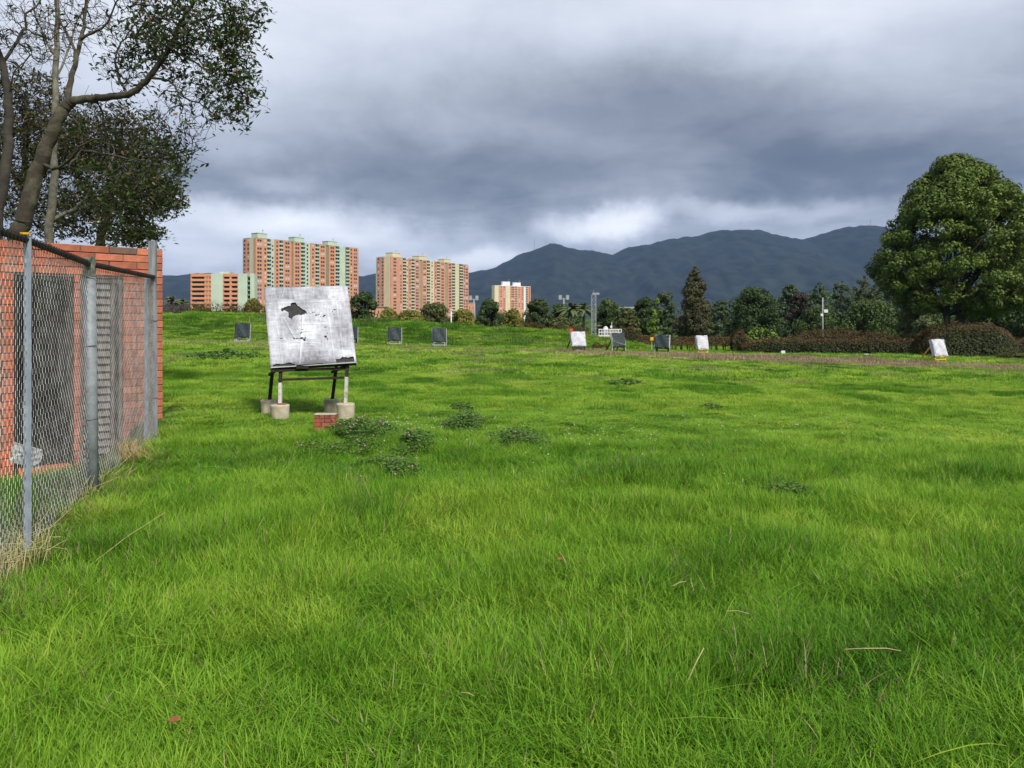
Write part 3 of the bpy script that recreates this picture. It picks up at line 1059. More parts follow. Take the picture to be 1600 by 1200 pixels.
T('broadleaf_tree', 'dark tree at the right edge of the frame below the great tree', 1560, 1660, 452, 100, 'round', 'dark', seed=30, nclump=70, nleaf=7500, leaf=0.33)
T('broadleaf_tree', 'yellow-topped tree at the right edge behind the great tree', 1572, 1690, 306, 135, 'round', 'yellow', seed=31, nclump=80, nleaf=8500, leaf=0.4, low=0.2)
T('broadleaf_tree', 'dark tree crown under the great tree, behind the pale shrubs', 1400, 1500, 462, 125, 'dome', 'mid', seed=33, nclump=60, nleaf=7000, leaf=0.35)
T('broadleaf_tree', 'yellowish shrubby tree against the foot of the orange block, left of the target', 290, 335, 474, 120, 'dome', 'yellow', seed=34, nclump=24, nleaf=1400, leaf=0.3)
T('broadleaf_tree', 'yellowish tree just left of the large white target top', 372, 420, 466, 118, 'dome', 'yellow', seed=35, nclump=30, nleaf=2600, leaf=0.3)


def great_tree():
    rs = np.random.RandomState(5)
    Y = 88
    cx = (1490 - 800) / F * Y
    zb = gz(cx, Y) - 0.1
    root = empty('great_tree', (cx, Y, zb))
    tag(root, 'huge round-topped broadleaf tree with dense glossy crown at right', 'tree')
    # outline of the crown: half widths to the left and right at each photograph row
    rows = [(243, 1490, 22), (260, 1498, 50), (280, 1500, 72), (300, 1501, 88), (330, 1506, 108), (350, 1512, 122), (370, 1512, 130), (395, 1502, 138), (430, 1508, 138), (462, 1508, 112), (480, 1502, 62)]
    rr = np.array([r[0] for r in rows]); rc_ = np.array([r[1] for r in rows]); rw = np.array([r[2] for r in rows])
    cl = []
    while len(cl) < 760:
        y = 243 + (478 - 243) * rs.rand()
        c, w = np.interp(y, rr, rc_), np.interp(y, rr, rw)
        a = rs.rand() * 2 * math.pi
        rad = (0.55 + 0.45 * rs.rand() ** 0.4) if rs.rand() < 0.68 else rs.rand()
        r_m = w / F * Y
        rcl = 1.0 * (0.55 + 0.75 * rs.rand())
        x = (c - 800) / F * Y + math.cos(a) * max(0, r_m * rad - rcl * 0.7)
        yy = Y + math.sin(a) * max(0, r_m * rad * 0.9 - rcl * 0.7)
        z = ZC + (HZ - y) / F * Y - rcl * 0.6
        cl.append((x, yy, z, rcl))
    cl = np.array(cl)
    pos, nm, sz, tone = crown(rs, cl, 125000, 0.31, jitter=0.4, up=0.3)
    link('crown', leaves_mesh(pos, nm, sz, FOL['big'], tone, 'crown', 0.62, (cx, Y, zb), rs=rs), root)
    for k, (dx, dy) in enumerate(((-0.55, 0), (-0.1, 0.5), (0.35, -0.2), (0.75, 0.2))):
        P, par, rad = [(cx + dx * 0.8, Y + dy, zb)], [-1], [0.28]
        tgt = cl[rs.choice(len(cl), 9)]
        for i in range(1, 6):
            t = i / 5
            P.append((cx + dx * (0.8 + 1.6 * t), Y + dy * (1 + t), zb + t * 7.0)); par.append(i - 1); rad.append(0.28 * (1 - 0.6 * t))
        for c in tgt:
            j = rs.randint(2, 6)
            m = np.array(P[j]) * 0.5 + c[:3] * 0.5 + rs.normal(size=3) * 0.3
            P.append(tuple(m)); par.append(j); rad.append(0.11)
            P.append(tuple(c[:3])); par.append(len(P) - 2); rad.append(0.04)
        link('trunk', skeleton_mesh(P, par, rad, M['bark_dark'], 'trunk', 7, (cx, Y, zb)), root)


great_tree()


def palm(px, ptop, Y, label, r=2.0, h=None):
    x = (px - 800) / F * Y
    zb = gz(x, Y)
    zt = ZC + (HZ - ptop) / F * Y - r * 0.4
    root = empty('palm_tree', (x, Y, zb))
    tag(root, label, 'palm')
    b = MB()
    b.tube((x, Y, zb - 0.05), (x, Y, zt), 0.22, 0.16, 8)
    b.build('trunk', M['bark_dark'], root, smooth=True)
    rs = random.Random(int(px))
    for k in range(22):
        a = rs.random() * 2 * math.pi
        el = R(rs.uniform(-5, 75))
        v, f, n = [], [], 6
        for i in range(n + 1):
            t = i / n
            rr = r * t * math.cos(el) * 1.1
            z = zt + r * t * math.sin(el) - 0.55 * r * t * t
            w = 0.28 * math.sin(math.pi * (0.12 + 0.85 * t)) + 0.01
            c = Vector((x + math.cos(a) * rr, Y + math.sin(a) * rr, z))
            s = Vector((-math.sin(a), math.cos(a), 0)) * w
            v += [c - s - Vector((0, 0, w * 0.5)), c, c + s - Vector((0, 0, w * 0.5))]
        for i in range(n):
            f += [(3 * i, 3 * i + 1, 3 * i + 4, 3 * i + 3), (3 * i + 1, 3 * i + 2, 3 * i + 5, 3 * i + 4)]
        m = MB(); m.add(v, f)
        m.build('frond', PALM, root)


PALM = mat('palm_frond', (0.065, 0.085, 0.03), (0.12, 0.145, 0.055), 0.6, 1)
palm(893, 473, 122, 'left palm of the pair beside the lattice mast', 2.6)
palm(912, 474, 126, 'right palm of the pair, right next to the lattice mast', 2.6)
palm(268, 463, 105, 'dark spiky palm over the hedge beside the brick wall', 1.6)
palm(284, 467, 106, 'smaller spiky palm just right of the dark one over the hedge', 1.3)


def tree_belt(label, pts, Y, fol, n, seed):
    """far-off wood reading as one mass"""
    rs = np.random.RandomState(seed)
    px = np.array([p[0] for p in pts], float); py = np.array([p[1] for p in pts], float)
    cl = []
    q = px[0]
    while q < px[-1]:
        top = np.interp(q, px, py) + rs.uniform(-5, 6)
        zt = ZC + (HZ - top) / F * Y
        x = (q - 800) / F * Y
        rcl = rs.uniform(1.3, 2.4)
        z = zt - rcl
        while z > -2.5:
            cl.append((x + rs.normal() * 1.2, Y + rs.normal() * 2.5, z, rcl))
            z -= rcl * 0.9
        q += rs.uniform(7, 13)
    cl = np.array(cl)
    pos, nm, sz, tone = crown(rs, cl, n, 0.5)
    o = link('tree_belt', leaves_mesh(pos, nm, sz, FOL[fol], tone, 'tree_belt', 0.6, (0, 0, 0), rs=rs))
    tag(o, label, 'wood', kind='stuff')


tree_belt('distant continuous belt of dark trees behind the single trees', [(540, 485), (600, 487), (740, 486), (860, 479), (950, 476), (1000, 484), (1100, 470), (1180, 462), (1260, 452), (1400, 446), (1500, 452), (1700, 440)], 175, 'mid', 52000, 41)
tree_belt('distant low trees behind the hedge at left of the large target', [(200, 478), (300, 480), (420, 476), (470, 480)], 150, 'olive', 9000, 42)


# ------------------------------------------------------------------ hedges
def hedge(name, label, pts, w, top, fol_low='hedge', fol_top='red', leaf=0.16, dens=60, seed=0, redness=0.35, cat='hedge', gaps=False, stems=False):
    """pts: [(px, Y, ptop)] along the hedge"""
    rs = np.random.RandomState(seed)
    P = [((p[0] - 800) / F * p[1], p[1], ZC + (HZ - p[2]) / F * p[1]) for p in pts]
    zb = gz(P[0][0], P[0][1])
    root = empty(name, (P[len(P) // 2][0], P[len(P) // 2][1], zb))
    tag(root, label, cat)
    ro = np.array(root.location)
    L = [math.hypot(b[0] - a[0], b[1] - a[1]) for a, b in zip(P[:-1], P[1:])]
    cum = np.concatenate([[0], np.cumsum(L)])
    tot = cum[-1]
    n = int(tot * dens)
    s = rs.rand(n) * tot
    x = np.interp(s, cum, [p[0] for p in P]); y = np.interp(s, cum, [p[1] for p in P])
    zt = np.interp(s, cum, [p[2] for p in P]) + 0.30 * (fbm(s * 0.9, s * 0 + seed, 3, 3) - 0.5)
    zg = ground(x, y)
    h = np.maximum(0.5, zt - zg)
    endf = np.clip(np.minimum(s, tot - s) / (w * 0.5), 0.0, 1)
    h = h * (0.55 + 0.45 * np.sqrt(endf))
    # cross section: superellipse; leaves near its skin
    a = rs.rand(n) * math.pi
    k = 0.88 + 0.16 * rs.rand(n) + 0.10 * (fbm(s * 1.6, a * 3, seed + 2, 3) - 0.5) * 2
    cx_, cz_ = np.cos(a), np.sin(a)
    sx = np.sign(cx_) * np.abs(cx_) ** 0.55
    sz_ = np.abs(cz_) ** 0.6
    dz = sz_ * k
    low0 = 0.35 if stems else 0.02
    z = zg + h * (low0 + (1 - low0) * dz * (0.25 + 0.75 * 1))
    # fill the flanks evenly in height
    fl = rs.rand(n) < 0.55
    z = np.where(fl, zg + h * (low0 + (0.95 - low0) * rs.rand(n)), z)
    sx = np.where(fl, np.sign(cx_) * (0.9 + 0.14 * rs.rand(n)), sx * k)
    yy = y + sx * w / 2 * (0.8 + 0.2 * np.sqrt(endf))
    xx = x + rs.normal(size=n) * 0.05
    nm = np.stack([rs.normal(size=n) * 0.6, sx + rs.normal(size=n) * 0.5, sz_ * np.where(fl, 0.3, 1.2) + 0.3 + rs.normal(size=n) * 0.4], 1)
    rel = (z - zg) / h
    tonecl = fbm(s * 1.1, z * 1.6, seed + 5, 3)
    tone = np.clip(0.9 * (tonecl - 0.15) + 0.35 * (rs.rand(n) - 0.4), 0, 1)
    isred = (rel + 0.35 * (fbm(s * 0.8, rel * 2, seed + 7, 3) - 0.5) + 0.25 * (rs.rand(n) - 0.5)) > (1 - redness)
    pos = np.stack([xx, yy, z], 1)
    sz = leaf * (0.6 + 0.8 * rs.rand(n))
    link('foliage', leaves_mesh(pos[~isred], nm[~isred], sz[~isred], FOL[fol_low], tone[~isred], 'foliage', 0.6, ro, rs=rs), root)
    if isred.any():
        link('new_shoots', leaves_mesh(pos[isred], nm[isred], sz[isred], FOL[fol_top], tone[isred], 'new_shoots', 0.6, ro, rs=rs), root)
    # woody inside
    m = MB()
    ns = max(3, int(tot / 0.7))
    for i in range(ns):
        q = (i + 0.5) / ns * tot
        bx, by = float(np.interp(q, cum, [p[0] for p in P])), float(np.interp(q, cum, [p[1] for p in P]))
        bz = gz(bx, by)
        hh = float(np.interp(q, cum, [p[2] for p in P])) - bz
        if min(q, tot - q) < 0.6: hh *= 0.7
        for _ in range(3):
            dx, dy = rs.normal() * 0.25, rs.normal() * w * 0.18
            m.tube((bx + dx * 0.3, by + dy * 0.3, bz - 0.05), (bx + dx, by + dy, bz + max(0.3, hh * 0.85)), 0.05, 0.02, 5)
        if not stems and w * 0.35 < q < tot - w * 0.35:
            m.box((bx, by, bz + max(0.15, hh * 0.32)), (tot / ns * 0.96, w * 0.45, max(0.25, hh * 0.6)))
    m.build('stems', M['hedge_core'], root)
    return root


M['hedge_core'] = mat('hedge_twigs', (0.022, 0.016, 0.011), (0.012, 0.013, 0.007), 0.95, 5)
hedge('hedge', 'thin rusty red hedge with bare stems behind the dark-covered targets', [(974, 84, 522), (1040, 84, 525), (1110, 83, 526), (1172, 82, 528)], 1.6, None, dens=420, seed=1, redness=0.75, stems=True)
hedge('hedge', 'long trimmed hedge with rusty top behind the yellow-framed targets', [(1156, 77, 532), (1200, 76, 528), (1300, 75, 527), (1380, 74, 528), (1446, 73, 529)], 2.2, None, dens=600, seed=2, redness=0.3)
hedge('hedge', 'higher rusty hedge row rising behind the long trimmed hedge', [(1232, 88, 520), (1270, 88, 513), (1320, 88, 513), (1380, 87, 519), (1440, 87, 524)], 2.4, None, dens=420, seed=3, redness=0.6)
hedge('hedge', 'large rounded dark bush with brown top behind the rightmost target', [(1438, 68, 516), (1462, 68, 507), (1500, 68, 504), (1540, 68, 508), (1572, 69, 522)], 4.0, None, dens=1500, seed=4, redness=0.2, cat='bush')
hedge('hedge', 'short brown hedge end at the right edge, past the big bush', [(1566, 78, 530), (1600, 78, 527), (1680, 78, 526)], 2.2, None, dens=600, seed=5, redness=0.35)
hedge('hedge', 'brown hedge running from the brick wall to behind the large white target', [(225, 98, 474), (300, 98, 473), (360, 97, 474), (412, 96, 478), (470, 96, 484), (560, 96, 494)], 2.4, None, dens=480, seed=6, redness=0.35)
hedge('hedge', 'low rusty hedge left of the lattice mast base', [(850, 96, 507), (880, 96, 508), (922, 94, 513)], 1.8, None, dens=420, seed=7, redness=0.6)
hedge('hedge', 'reddish brown shrub row under the dark trees right of the yellow ones', [(806, 104, 503), (830, 104, 502), (858, 103, 505)], 2.0, None, dens=420, seed=8, redness=0.6)
hedge('shrub', 'small rounded olive shrub right of the white railed platform', [(972, 79, 514), (984, 79, 508), (995, 79, 514)], 1.6, None, dens=900, seed=9, redness=0.3, cat='shrub')
hedge('shrub', 'small leafy shrub standing at the left start of the long hedge', [(1143, 80, 517), (1155, 80, 512), (1168, 80, 518)], 1.4, None, dens=800, seed=10, redness=0.3, cat='shrub')
hedge('shrub', 'small reddish shrub on the grass right of the leftmost white distant target', [(927, 73, 536), (933, 73, 534), (939, 73, 536)], 0.7, None, dens=700, seed=12, redness=0.8, leaf=0.1, cat='shrub')
hedge('shrub', 'tiny brownish shrub just left of the folded dark target cover', [(943, 73.5, 540), (946, 73.5, 538), (950, 73.5, 541)], 0.5, None, dens=700, seed=13, redness=0.8, leaf=0.1, cat='shrub')
hedge('shrub', 'pale yellow-green weeds at the foot of the big bush, right edge', [(1568, 62, 558), (1600, 60, 551), (1670, 60, 549)], 2.0, None, fol_low='pale', fol_top='yellow', dens=500, seed=14, redness=0.3, leaf=0.13, cat='shrub')
hedge('shrub', 'bright green leafy shoots sticking up behind the long hedge', [(1166, 84, 512), (1186, 84, 508), (1218, 84, 521)], 1.0, None, fol_low='bright', fol_top='bright', dens=160, seed=15, redness=0.3, leaf=0.26, cat='shrub')


# ------------------------------------------------------------------ trees at the left, close by
def guided_tree(name, label, limbs, blobs, Y, bark, fol, ntips, seed, leafsize=0.11, leaves_per=9, r_tip=0.0036, pw=0.44, sub=2, bare=(), twig_up=0.15, cat='tree'):
    """limbs: polylines [(px,py,dY)] with a start radius; blobs: (px,py,rx,ry,dY,weight) regions where the twigs end"""
    rs = np.random.RandomState(seed)
    pos, par, minr = [], [], []
    for (poly, ra, rb, fromlimb) in limbs:
        pts = [np.array(at(p[0], p[1], Y + p[2])) for p in poly]
        if fromlimb is None:
            start = -1
        else:
            d = [np.linalg.norm(np.array(q) - pts[0]) for q in pos]
            start = int(np.argmin(d))
            pts[0] = np.array(pos[start])
        # resample smoothly
        dense = []
        for i in range(len(pts) - 1):
            p0_ = pts[max(0, i - 1)]; p1_ = pts[i]; p2_ = pts[i + 1]; p3_ = pts[min(len(pts) - 1, i + 2)]
            k = 4
            for j in range(k):
                t = j / k
                dense.append(0.5 * ((2 * p1_) + (-p0_ + p2_) * t + (2 * p0_ - 5 * p1_ + 4 * p2_ - p3_) * t * t + (-p0_ + 3 * p1_ - 3 * p2_ + p3_) * t ** 3))
        dense.append(pts[-1])
        prev = start
        for i, p in enumerate(dense):
            if i == 0 and start >= 0: continue
            t = i / (len(dense) - 1)
            wob = rs.normal(size=3) * 0.012
            pos.append(tuple(p + wob)); par.append(prev); minr.append(ra + (rb - ra) * t)
            prev = len(pos) - 1
    nlimb = len(pos)
    # twig tips
    tips = []
    W = np.array([b[5] for b in blobs], float)
    for i in rs.choice(len(blobs), ntips, p=W / W.sum()):
        b = blobs[i]
        v = rs.normal(size=3); v /= np.linalg.norm(v); v *= rs.rand() ** 0.4
        q = at(b[0] + v[0] * b[2], b[1] + v[1] * b[3], Y + b[4])
        tips.append((np.array((q.x, q.y + v[2] * b[2] / F * Y * 0.9, q.z)), i))
    Pn = np.array(pos)
    base = np.array([np.min(np.linalg.norm(Pn - t[0], axis=1)) for t in tips])
    order = np.argsort(base)
    first = rs.choice(len(tips), len(tips) // 9, replace=False)
    first = first[np.argsort(base[first])]
    order = np.concatenate([first, order[~np.isin(order, first)]])
    leafp = []
    buf = np.zeros((len(pos) + ntips * 12, 3)); cnt = len(pos)
    buf[:cnt] = Pn
    bidx = list(range(cnt))
    for o in order:
        tgt, bi = tips[o]
        dd = np.linalg.norm(buf[:cnt] - tgt, axis=1)
        # prefer nodes lying below / inward of the tip
        pen = dd + 0.08 * np.maximum(0, buf[:cnt, 2] - tgt[2])
        j = int(np.argmin(pen))
        s = buf[j].copy()
        L = dd[j]
        if L < 0.05: continue
        k = max(2, min(9, int(L / 0.15)))
        side = rs.normal(size=3); side -= side.dot(tgt - s) / L / L * (tgt - s); side *= 0.22 * L / max(1e-6, np.linalg.norm(side)); side2 = rs.normal(size=3) * 0.11 * L
        prev = bidx[j]
        for i in range(1, k + 1):
            t = i / k
            p = s + (tgt - s) * t + side * math.sin(math.pi * t) + side2 * math.sin(2 * math.pi * t) + np.array([0, 0, -0.10 * L * math.sin(math.pi * t)]) + rs.normal(size=3) * 0.03 * min(1, L)
            pos.append(tuple(p)); par.append(prev); minr.append(0)
            buf[cnt] = p; cnt += 1
            bidx.append(len(pos) - 1)
            prev = len(pos) - 1
        # short side shoots
        dirn = (tgt - s) / L
        ends = [(pos[prev], dirn)]
        for _ in range(sub):
            dv = dirn + rs.normal(size=3) * 0.7 + np.array([0, 0, twig_up]); dv /= np.linalg.norm(dv)
            back = par[prev] if rs.rand() < 0.6 else prev
            l = rs.uniform(0.12, 0.38)
            p1_ = np.array(pos[back]) + dv * l * 0.5 + rs.normal(size=3) * 0.015
            p2_ = p1_ + (dv + rs.normal(size=3) * 0.3) * l * 0.5
            pos.append(tuple(p1_)); par.append(back); minr.append(0)
            pos.append(tuple(p2_)); par.append(len(pos) - 2); minr.append(0)
            ends.append((tuple(p2_), dv))
        if rs.rand() < blobs[bi][6]:
            leafp += ends
    n = len(pos)
    tipc = np.zeros(n)
    haschild = np.zeros(n, bool)
    for i in range(n):
        if par[i] >= 0: haschild[par[i]] = True
    tipc[~haschild] = 1
    for i in range(n - 1, -1, -1):
        if par[i] >= 0: tipc[par[i]] += tipc[i]
    rad = r_tip * np.maximum(1, tipc) ** pw
    rad[:nlimb] = np.array(minr[:nlimb])
    rad[nlimb:] = np.minimum(rad[nlimb:], 0.026)
    ro = Vector(pos[0])
    root = empty(name, ro)
    tag(root, label, cat)
    thick = nlimb
    link('limbs', skeleton_mesh(pos[:nlimb], par[:nlimb], rad[:nlimb], M[bark], 'limbs', 9, ro), root)
    # twigs: everything else
    keep = list(range(nlimb, n))
    pp = list(pos); pr = [-1] * nlimb + par[nlimb:]
    # edges of the limb nodes are left out because their parent is -1
    link('twigs', skeleton_mesh(pp, pr, rad, M['twig'], 'twigs', 4, ro), root)
    # leaves
    c, nm, tn = [], [], []
    for (p, dv) in leafp:
        k = rs.poisson(leaves_per)
        clt = rs.rand()
        for _ in range(k):
            off = rs.normal(size=3) * 0.055 * leafsize / 0.11
            c.append((p[0] + off[0] * 1.3, p[1] + off[1] * 1.3, p[2] + off[2]))
            q = rs.normal(size=3) * 0.7 + np.array([0, 0, 0.8])
            nm.append(q)
            tn.append(np.clip(0.5 * clt + 0.5 * rs.rand(), 0, 1) if rs.rand() > 0.06 else 1.0)
    link('foliage', leaves_mesh(c, nm, leafsize * (0.6 + 0.8 * rs.rand(len(c))), FOL[fol], tn, 'foliage', 0.38, ro, rs=rs), root)
    return root


M['twig'] = mat('twig_bark', (0.032, 0.027, 0.022), (0.065, 0.058, 0.044), 0.95, 6)


def left_trees():
    # leaning tree whose long limb reaches over to the right
    L = [
        ([(22, 520, 0), (22, 420, 0), (28, 368, 0), (42, 330, 0), (58, 272, 0), (78, 215, 0), (98, 172, 0), (112, 157, 0)], 0.19, 0.10, None),
        ([(112, 157, 0), (138, 154, -0.1), (165, 152, -0.3), (200, 148, -0.5), (228, 128, -0.6), (250, 98, -0.7), (268, 70, -0.8), (282, 38, -0.8), (300, 5, -0.9), (318, -45, -0.9)], 0.08, 0.024, 1),
        ([(104, 162, 0), (110, 125, 0.2), (118, 95, 0.3), (126, 62, 0.4), (133, 15, 0.5), (136, -50, 0.6)], 0.06, 0.022, 1),
        ([(120, 92, 0.3), (108, 60, 0.6), (92, 30, 0.8), (84, -20, 1.0)], 0.032, 0.012, 1),
        ([(128, 60, 0.4), (152, 48, 0.2), (172, 28, 0.1), (188, -10, 0)], 0.03, 0.012, 1),
        ([(66, 262, 0), (88, 262, -0.3), (112, 245, -0.6), (130, 225, -0.8), (165, 215, -1.0)], 0.036, 0.012, 1),
        ([(66, 274, 0), (95, 262, 0.2), (118, 248, 0.3), (130, 222, 0.4), (120, 190, 0.5), (108, 178, 0.5)], 0.028, 0.010, 1),
        ([(130, 235, 0.2), (160, 240, 0.1), (200, 248, 0), (245, 250, -0.2), (285, 245, -0.3)], 0.022, 0.008, 1),
        ([(235, 118, -0.6), (262, 125, -0.7), (285, 150, -0.9), (318, 165, -1.0), (345, 185, -1.1)], 0.024, 0.007, 1),
        ([(262, 82, -0.8), (295, 92, -0.9), (325, 110, -1.0), (352, 128, -1.1)], 0.024, 0.007, 1),
        ([(282, 40, -0.8), (315, 32, -0.9), (350, 20, -1.0), (380, 8, -1.0)], 0.024, 0.007, 1),
        ([(200, 148, -0.5), (185, 120, -0.3), (180, 90, -0.2), (195, 60, 0), (220, 30, 0.2)], 0.03, 0.008, 1),
    ]
    B = [  # px, py, rx, ry, depth offset, weight, leafiness
        (330, 40, 62, 50, -1.0, 1.7, 0.92), (372, 75, 28, 70, -1.1, 0.8, 0.9), (345, 120, 42, 32, -1.1, 0.9, 0.85), (352, 176, 30, 14, -1.2, 0.35, 0.95),
        (275, 70, 45, 60, -0.6, 1.2, 0.8), (220, 70, 45, 55, -0.1, 1.0, 0.6), (190, 110, 30, 40, -0.3, 0.5, 0.6), (380, 145, 18, 30, -1.1, 0.25, 0.8),
        (300, 145, 50, 30, -0.9, 0.5, 0.2), (285, 190, 50, 35, -0.8, 0.5, 0.12), (250, 215, 55, 35, -0.4, 0.5, 0.35), (270, 245, 40, 25, -0.4, 0.4, 0.6),
        (140, 30, 60, 50, 0.5, 0.9, 0.06), (90, 30, 60, 50, 0.8, 0.8, 0.02), (190, 20, 50, 40, 0.1, 0.7, 0.1), (150, 200, 50, 40, 0.2, 0.5, 0.2), (380, 15, 30, 25, -1.0, 0.4, 0.9), (250, 5, 60, 35, -0.5, 0.7, 0.7),
    ]
    guided_tree('leaning_tree', 'leaning tree with mossy trunk and long limb arching right over the brick wall', L, B, 15.0, 'bark', 'near', 900, 3, leafsize=0.11, leaves_per=3.6)
    # tree at the frame's left edge
    L = [
        ([(-12, 560, 0), (-8, 450, 0), (-3, 330, 0), (8, 270, 0), (14, 210, 0), (12, 150, 0), (4, 100, 0), (-12, 60, 0)], 0.14, 0.06, None),
        ([(5, 105, 0), (25, 65, 0.1), (38, 42, 0.2), (42, 22, 0.2), (60, 5, 0.3), (70, -30, 0.4)], 0.036, 0.012, 1),
        ([(12, 150, 0), (25, 110, -0.2), (50, 85, -0.3)], 0.02, 0.006, 1),
        ([(-12, 60, 0), (-30, 0, 0), (-40, -50, 0)], 0.05, 0.02, 1),
    ]
    B = [(20, 50, 70, 60, 0.1, 1, 0.02), (60, 60, 60, 50, 0.3, 0.6, 0.02), (-40, 60, 60, 120, 0, 1, 0.1), (-60, 200, 60, 100, 0, 1, 0.5)]
    guided_tree('bare_tree', 'dark nearly leafless tree at the left edge of the picture', L, B, 16.5, 'bark_dark', 'near', 330, 8, leafsize=0.10, leaves_per=6)
    # straight pale trunk
    L = [
        ([(74, 540, 0), (75, 420, 0), (78, 360, 0), (84, 300, 0), (85, 240, 0), (86, 160, 0), (88, 90, 0), (90, 30, 0), (86, -50, 0)], 0.115, 0.05, None),
        ([(79, 345, 0), (98, 335, 0.2), (118, 325, 0.2), (135, 308, 0.1), (146, 285, 0), (152, 270, 0)], 0.055, 0.02, 1),
        ([(150, 278, 0), (165, 268, -0.1), (178, 245, -0.2), (176, 225, -0.3)], 0.024, 0.009, 1),
        ([(88, 90, 0), (70, 60, 0), (55, 20, 0), (50, -30, 0)], 0.03, 0.012, 1),
        ([(87, 120, 0), (105, 80, 0.3), (118, 40, 0.3), (140, 0, 0.3)], 0.03, 0.012, 1),
        ([(118, 325, 0.2), (150, 320, 0.2), (190, 322, 0.1), (225, 330, 0)], 0.03, 0.010, 1),
    ]
    B = [(100, 30, 70, 60, 0.1, 1.0, 0.03), (170, 290, 60, 50, 0, 0.9, 0.7), (215, 320, 60, 30, 0, 0.8, 0.85), (60, 120, 60, 60, 0, 0.6, 0.1), (235, 285, 50, 35, 0, 0.7, 0.8), (200, 360, 40, 22, 0, 0.5, 0.9), (232, 365, 18, 18, 0, 0.3, 0.9)]
    guided_tree('slender_tree', 'slender tree with straight pale lichened trunk behind the leaning tree', L, B, 19.0, 'bark_pale', 'near', 400, 12, leafsize=0.12, leaves_per=4.6)
    # dense olive brown trees farther back
    L = [
        ([(150, 540, 0), (155, 440, 0), (160, 360, 0), (175, 300, 0), (185, 250, 0), (190, 200, 0)], 0.18, 0.05, None),
        ([(172, 315, 0), (205, 270, 0.3), (240, 240, 0.5), (260, 215, 0.5)], 0.06, 0.02, 1),
        ([(165, 345, 0), (130, 290, 0.3), (115, 240, 0.5), (110, 190, 0.5)], 0.06, 0.02, 1),
        ([(170, 330, 0), (205, 320, -0.5), (245, 305, -0.8)], 0.05, 0.015, 1),
    ]
    B = [(190, 210, 75, 60, 0, 1.5, 0.95), (225, 265, 65, 50, 0, 1.5, 0.95), (240, 310, 50, 30, 0, 0.8, 0.95), (150, 265, 70, 60, 0.5, 1.3, 0.95), (165, 335, 80, 45, 0, 1.4, 0.95), (110, 220, 60, 60, 0.4, 1.0, 0.9), (210, 372, 35, 14, 0, 0.3, 0.95)]
    guided_tree('leafy_tree', 'dense olive-leaved tree behind the limbs, spreading above the brick wall top', L, B, 24.0, 'bark_dark', 'near_olive', 950, 21, leafsize=0.15, leaves_per=4.6, r_tip=0.005)
    L = [
        ([(30, 560, 0), (32, 440, 0), (35, 360, 0), (38, 280, 0), (42, 200, 0), (40, 150, 0)], 0.18, 0.05, None),
        ([(36, 320, 0), (70, 270, 0.3), (85, 220, 0.5)], 0.06, 0.02, 1),
        ([(37, 300, 0), (10, 250, 0.3), (0, 200, 0.5)], 0.06, 0.02, 1),
    ]
    B = [(45, 160, 60, 55, 0, 1.3, 0.95), (20, 230, 70, 70, 0, 1.4, 0.95), (80, 220, 60, 60, 0, 1.3, 0.9), (50, 310, 90, 60, 0, 1.7, 0.95), (-50, 250, 60, 100, 0, 1.2, 0.9), (95, 340, 60, 40, 0, 0.9, 0.9)]
    guided_tree('leafy_tree', 'brownish leafy tree crown filling the left edge behind the dark bare trunk', L, B, 25.5, 'bark_dark', 'near_olive', 900, 22, leafsize=0.15, leaves_per=4.6, r_tip=0.005)


left_trees()

# ------------------------------------------------------------------ brick building behind the fence
A = Vector((-4.66, 10.5, 0))
WD = Vector((-0.7, -0.717, 0)).normalized()       # along the wall, leftwards
WN = Vector((0.717, -0.7, 0)).normalized()        # towards the meadow
WANG = math.atan2(WD.y, WD.x)
WZ0, WZ1 = -0.50, 2.36


def s_at(px):
    k = (px - 800) / F
    return (k * A.y - A.x) / (WD.x - k * WD.y)


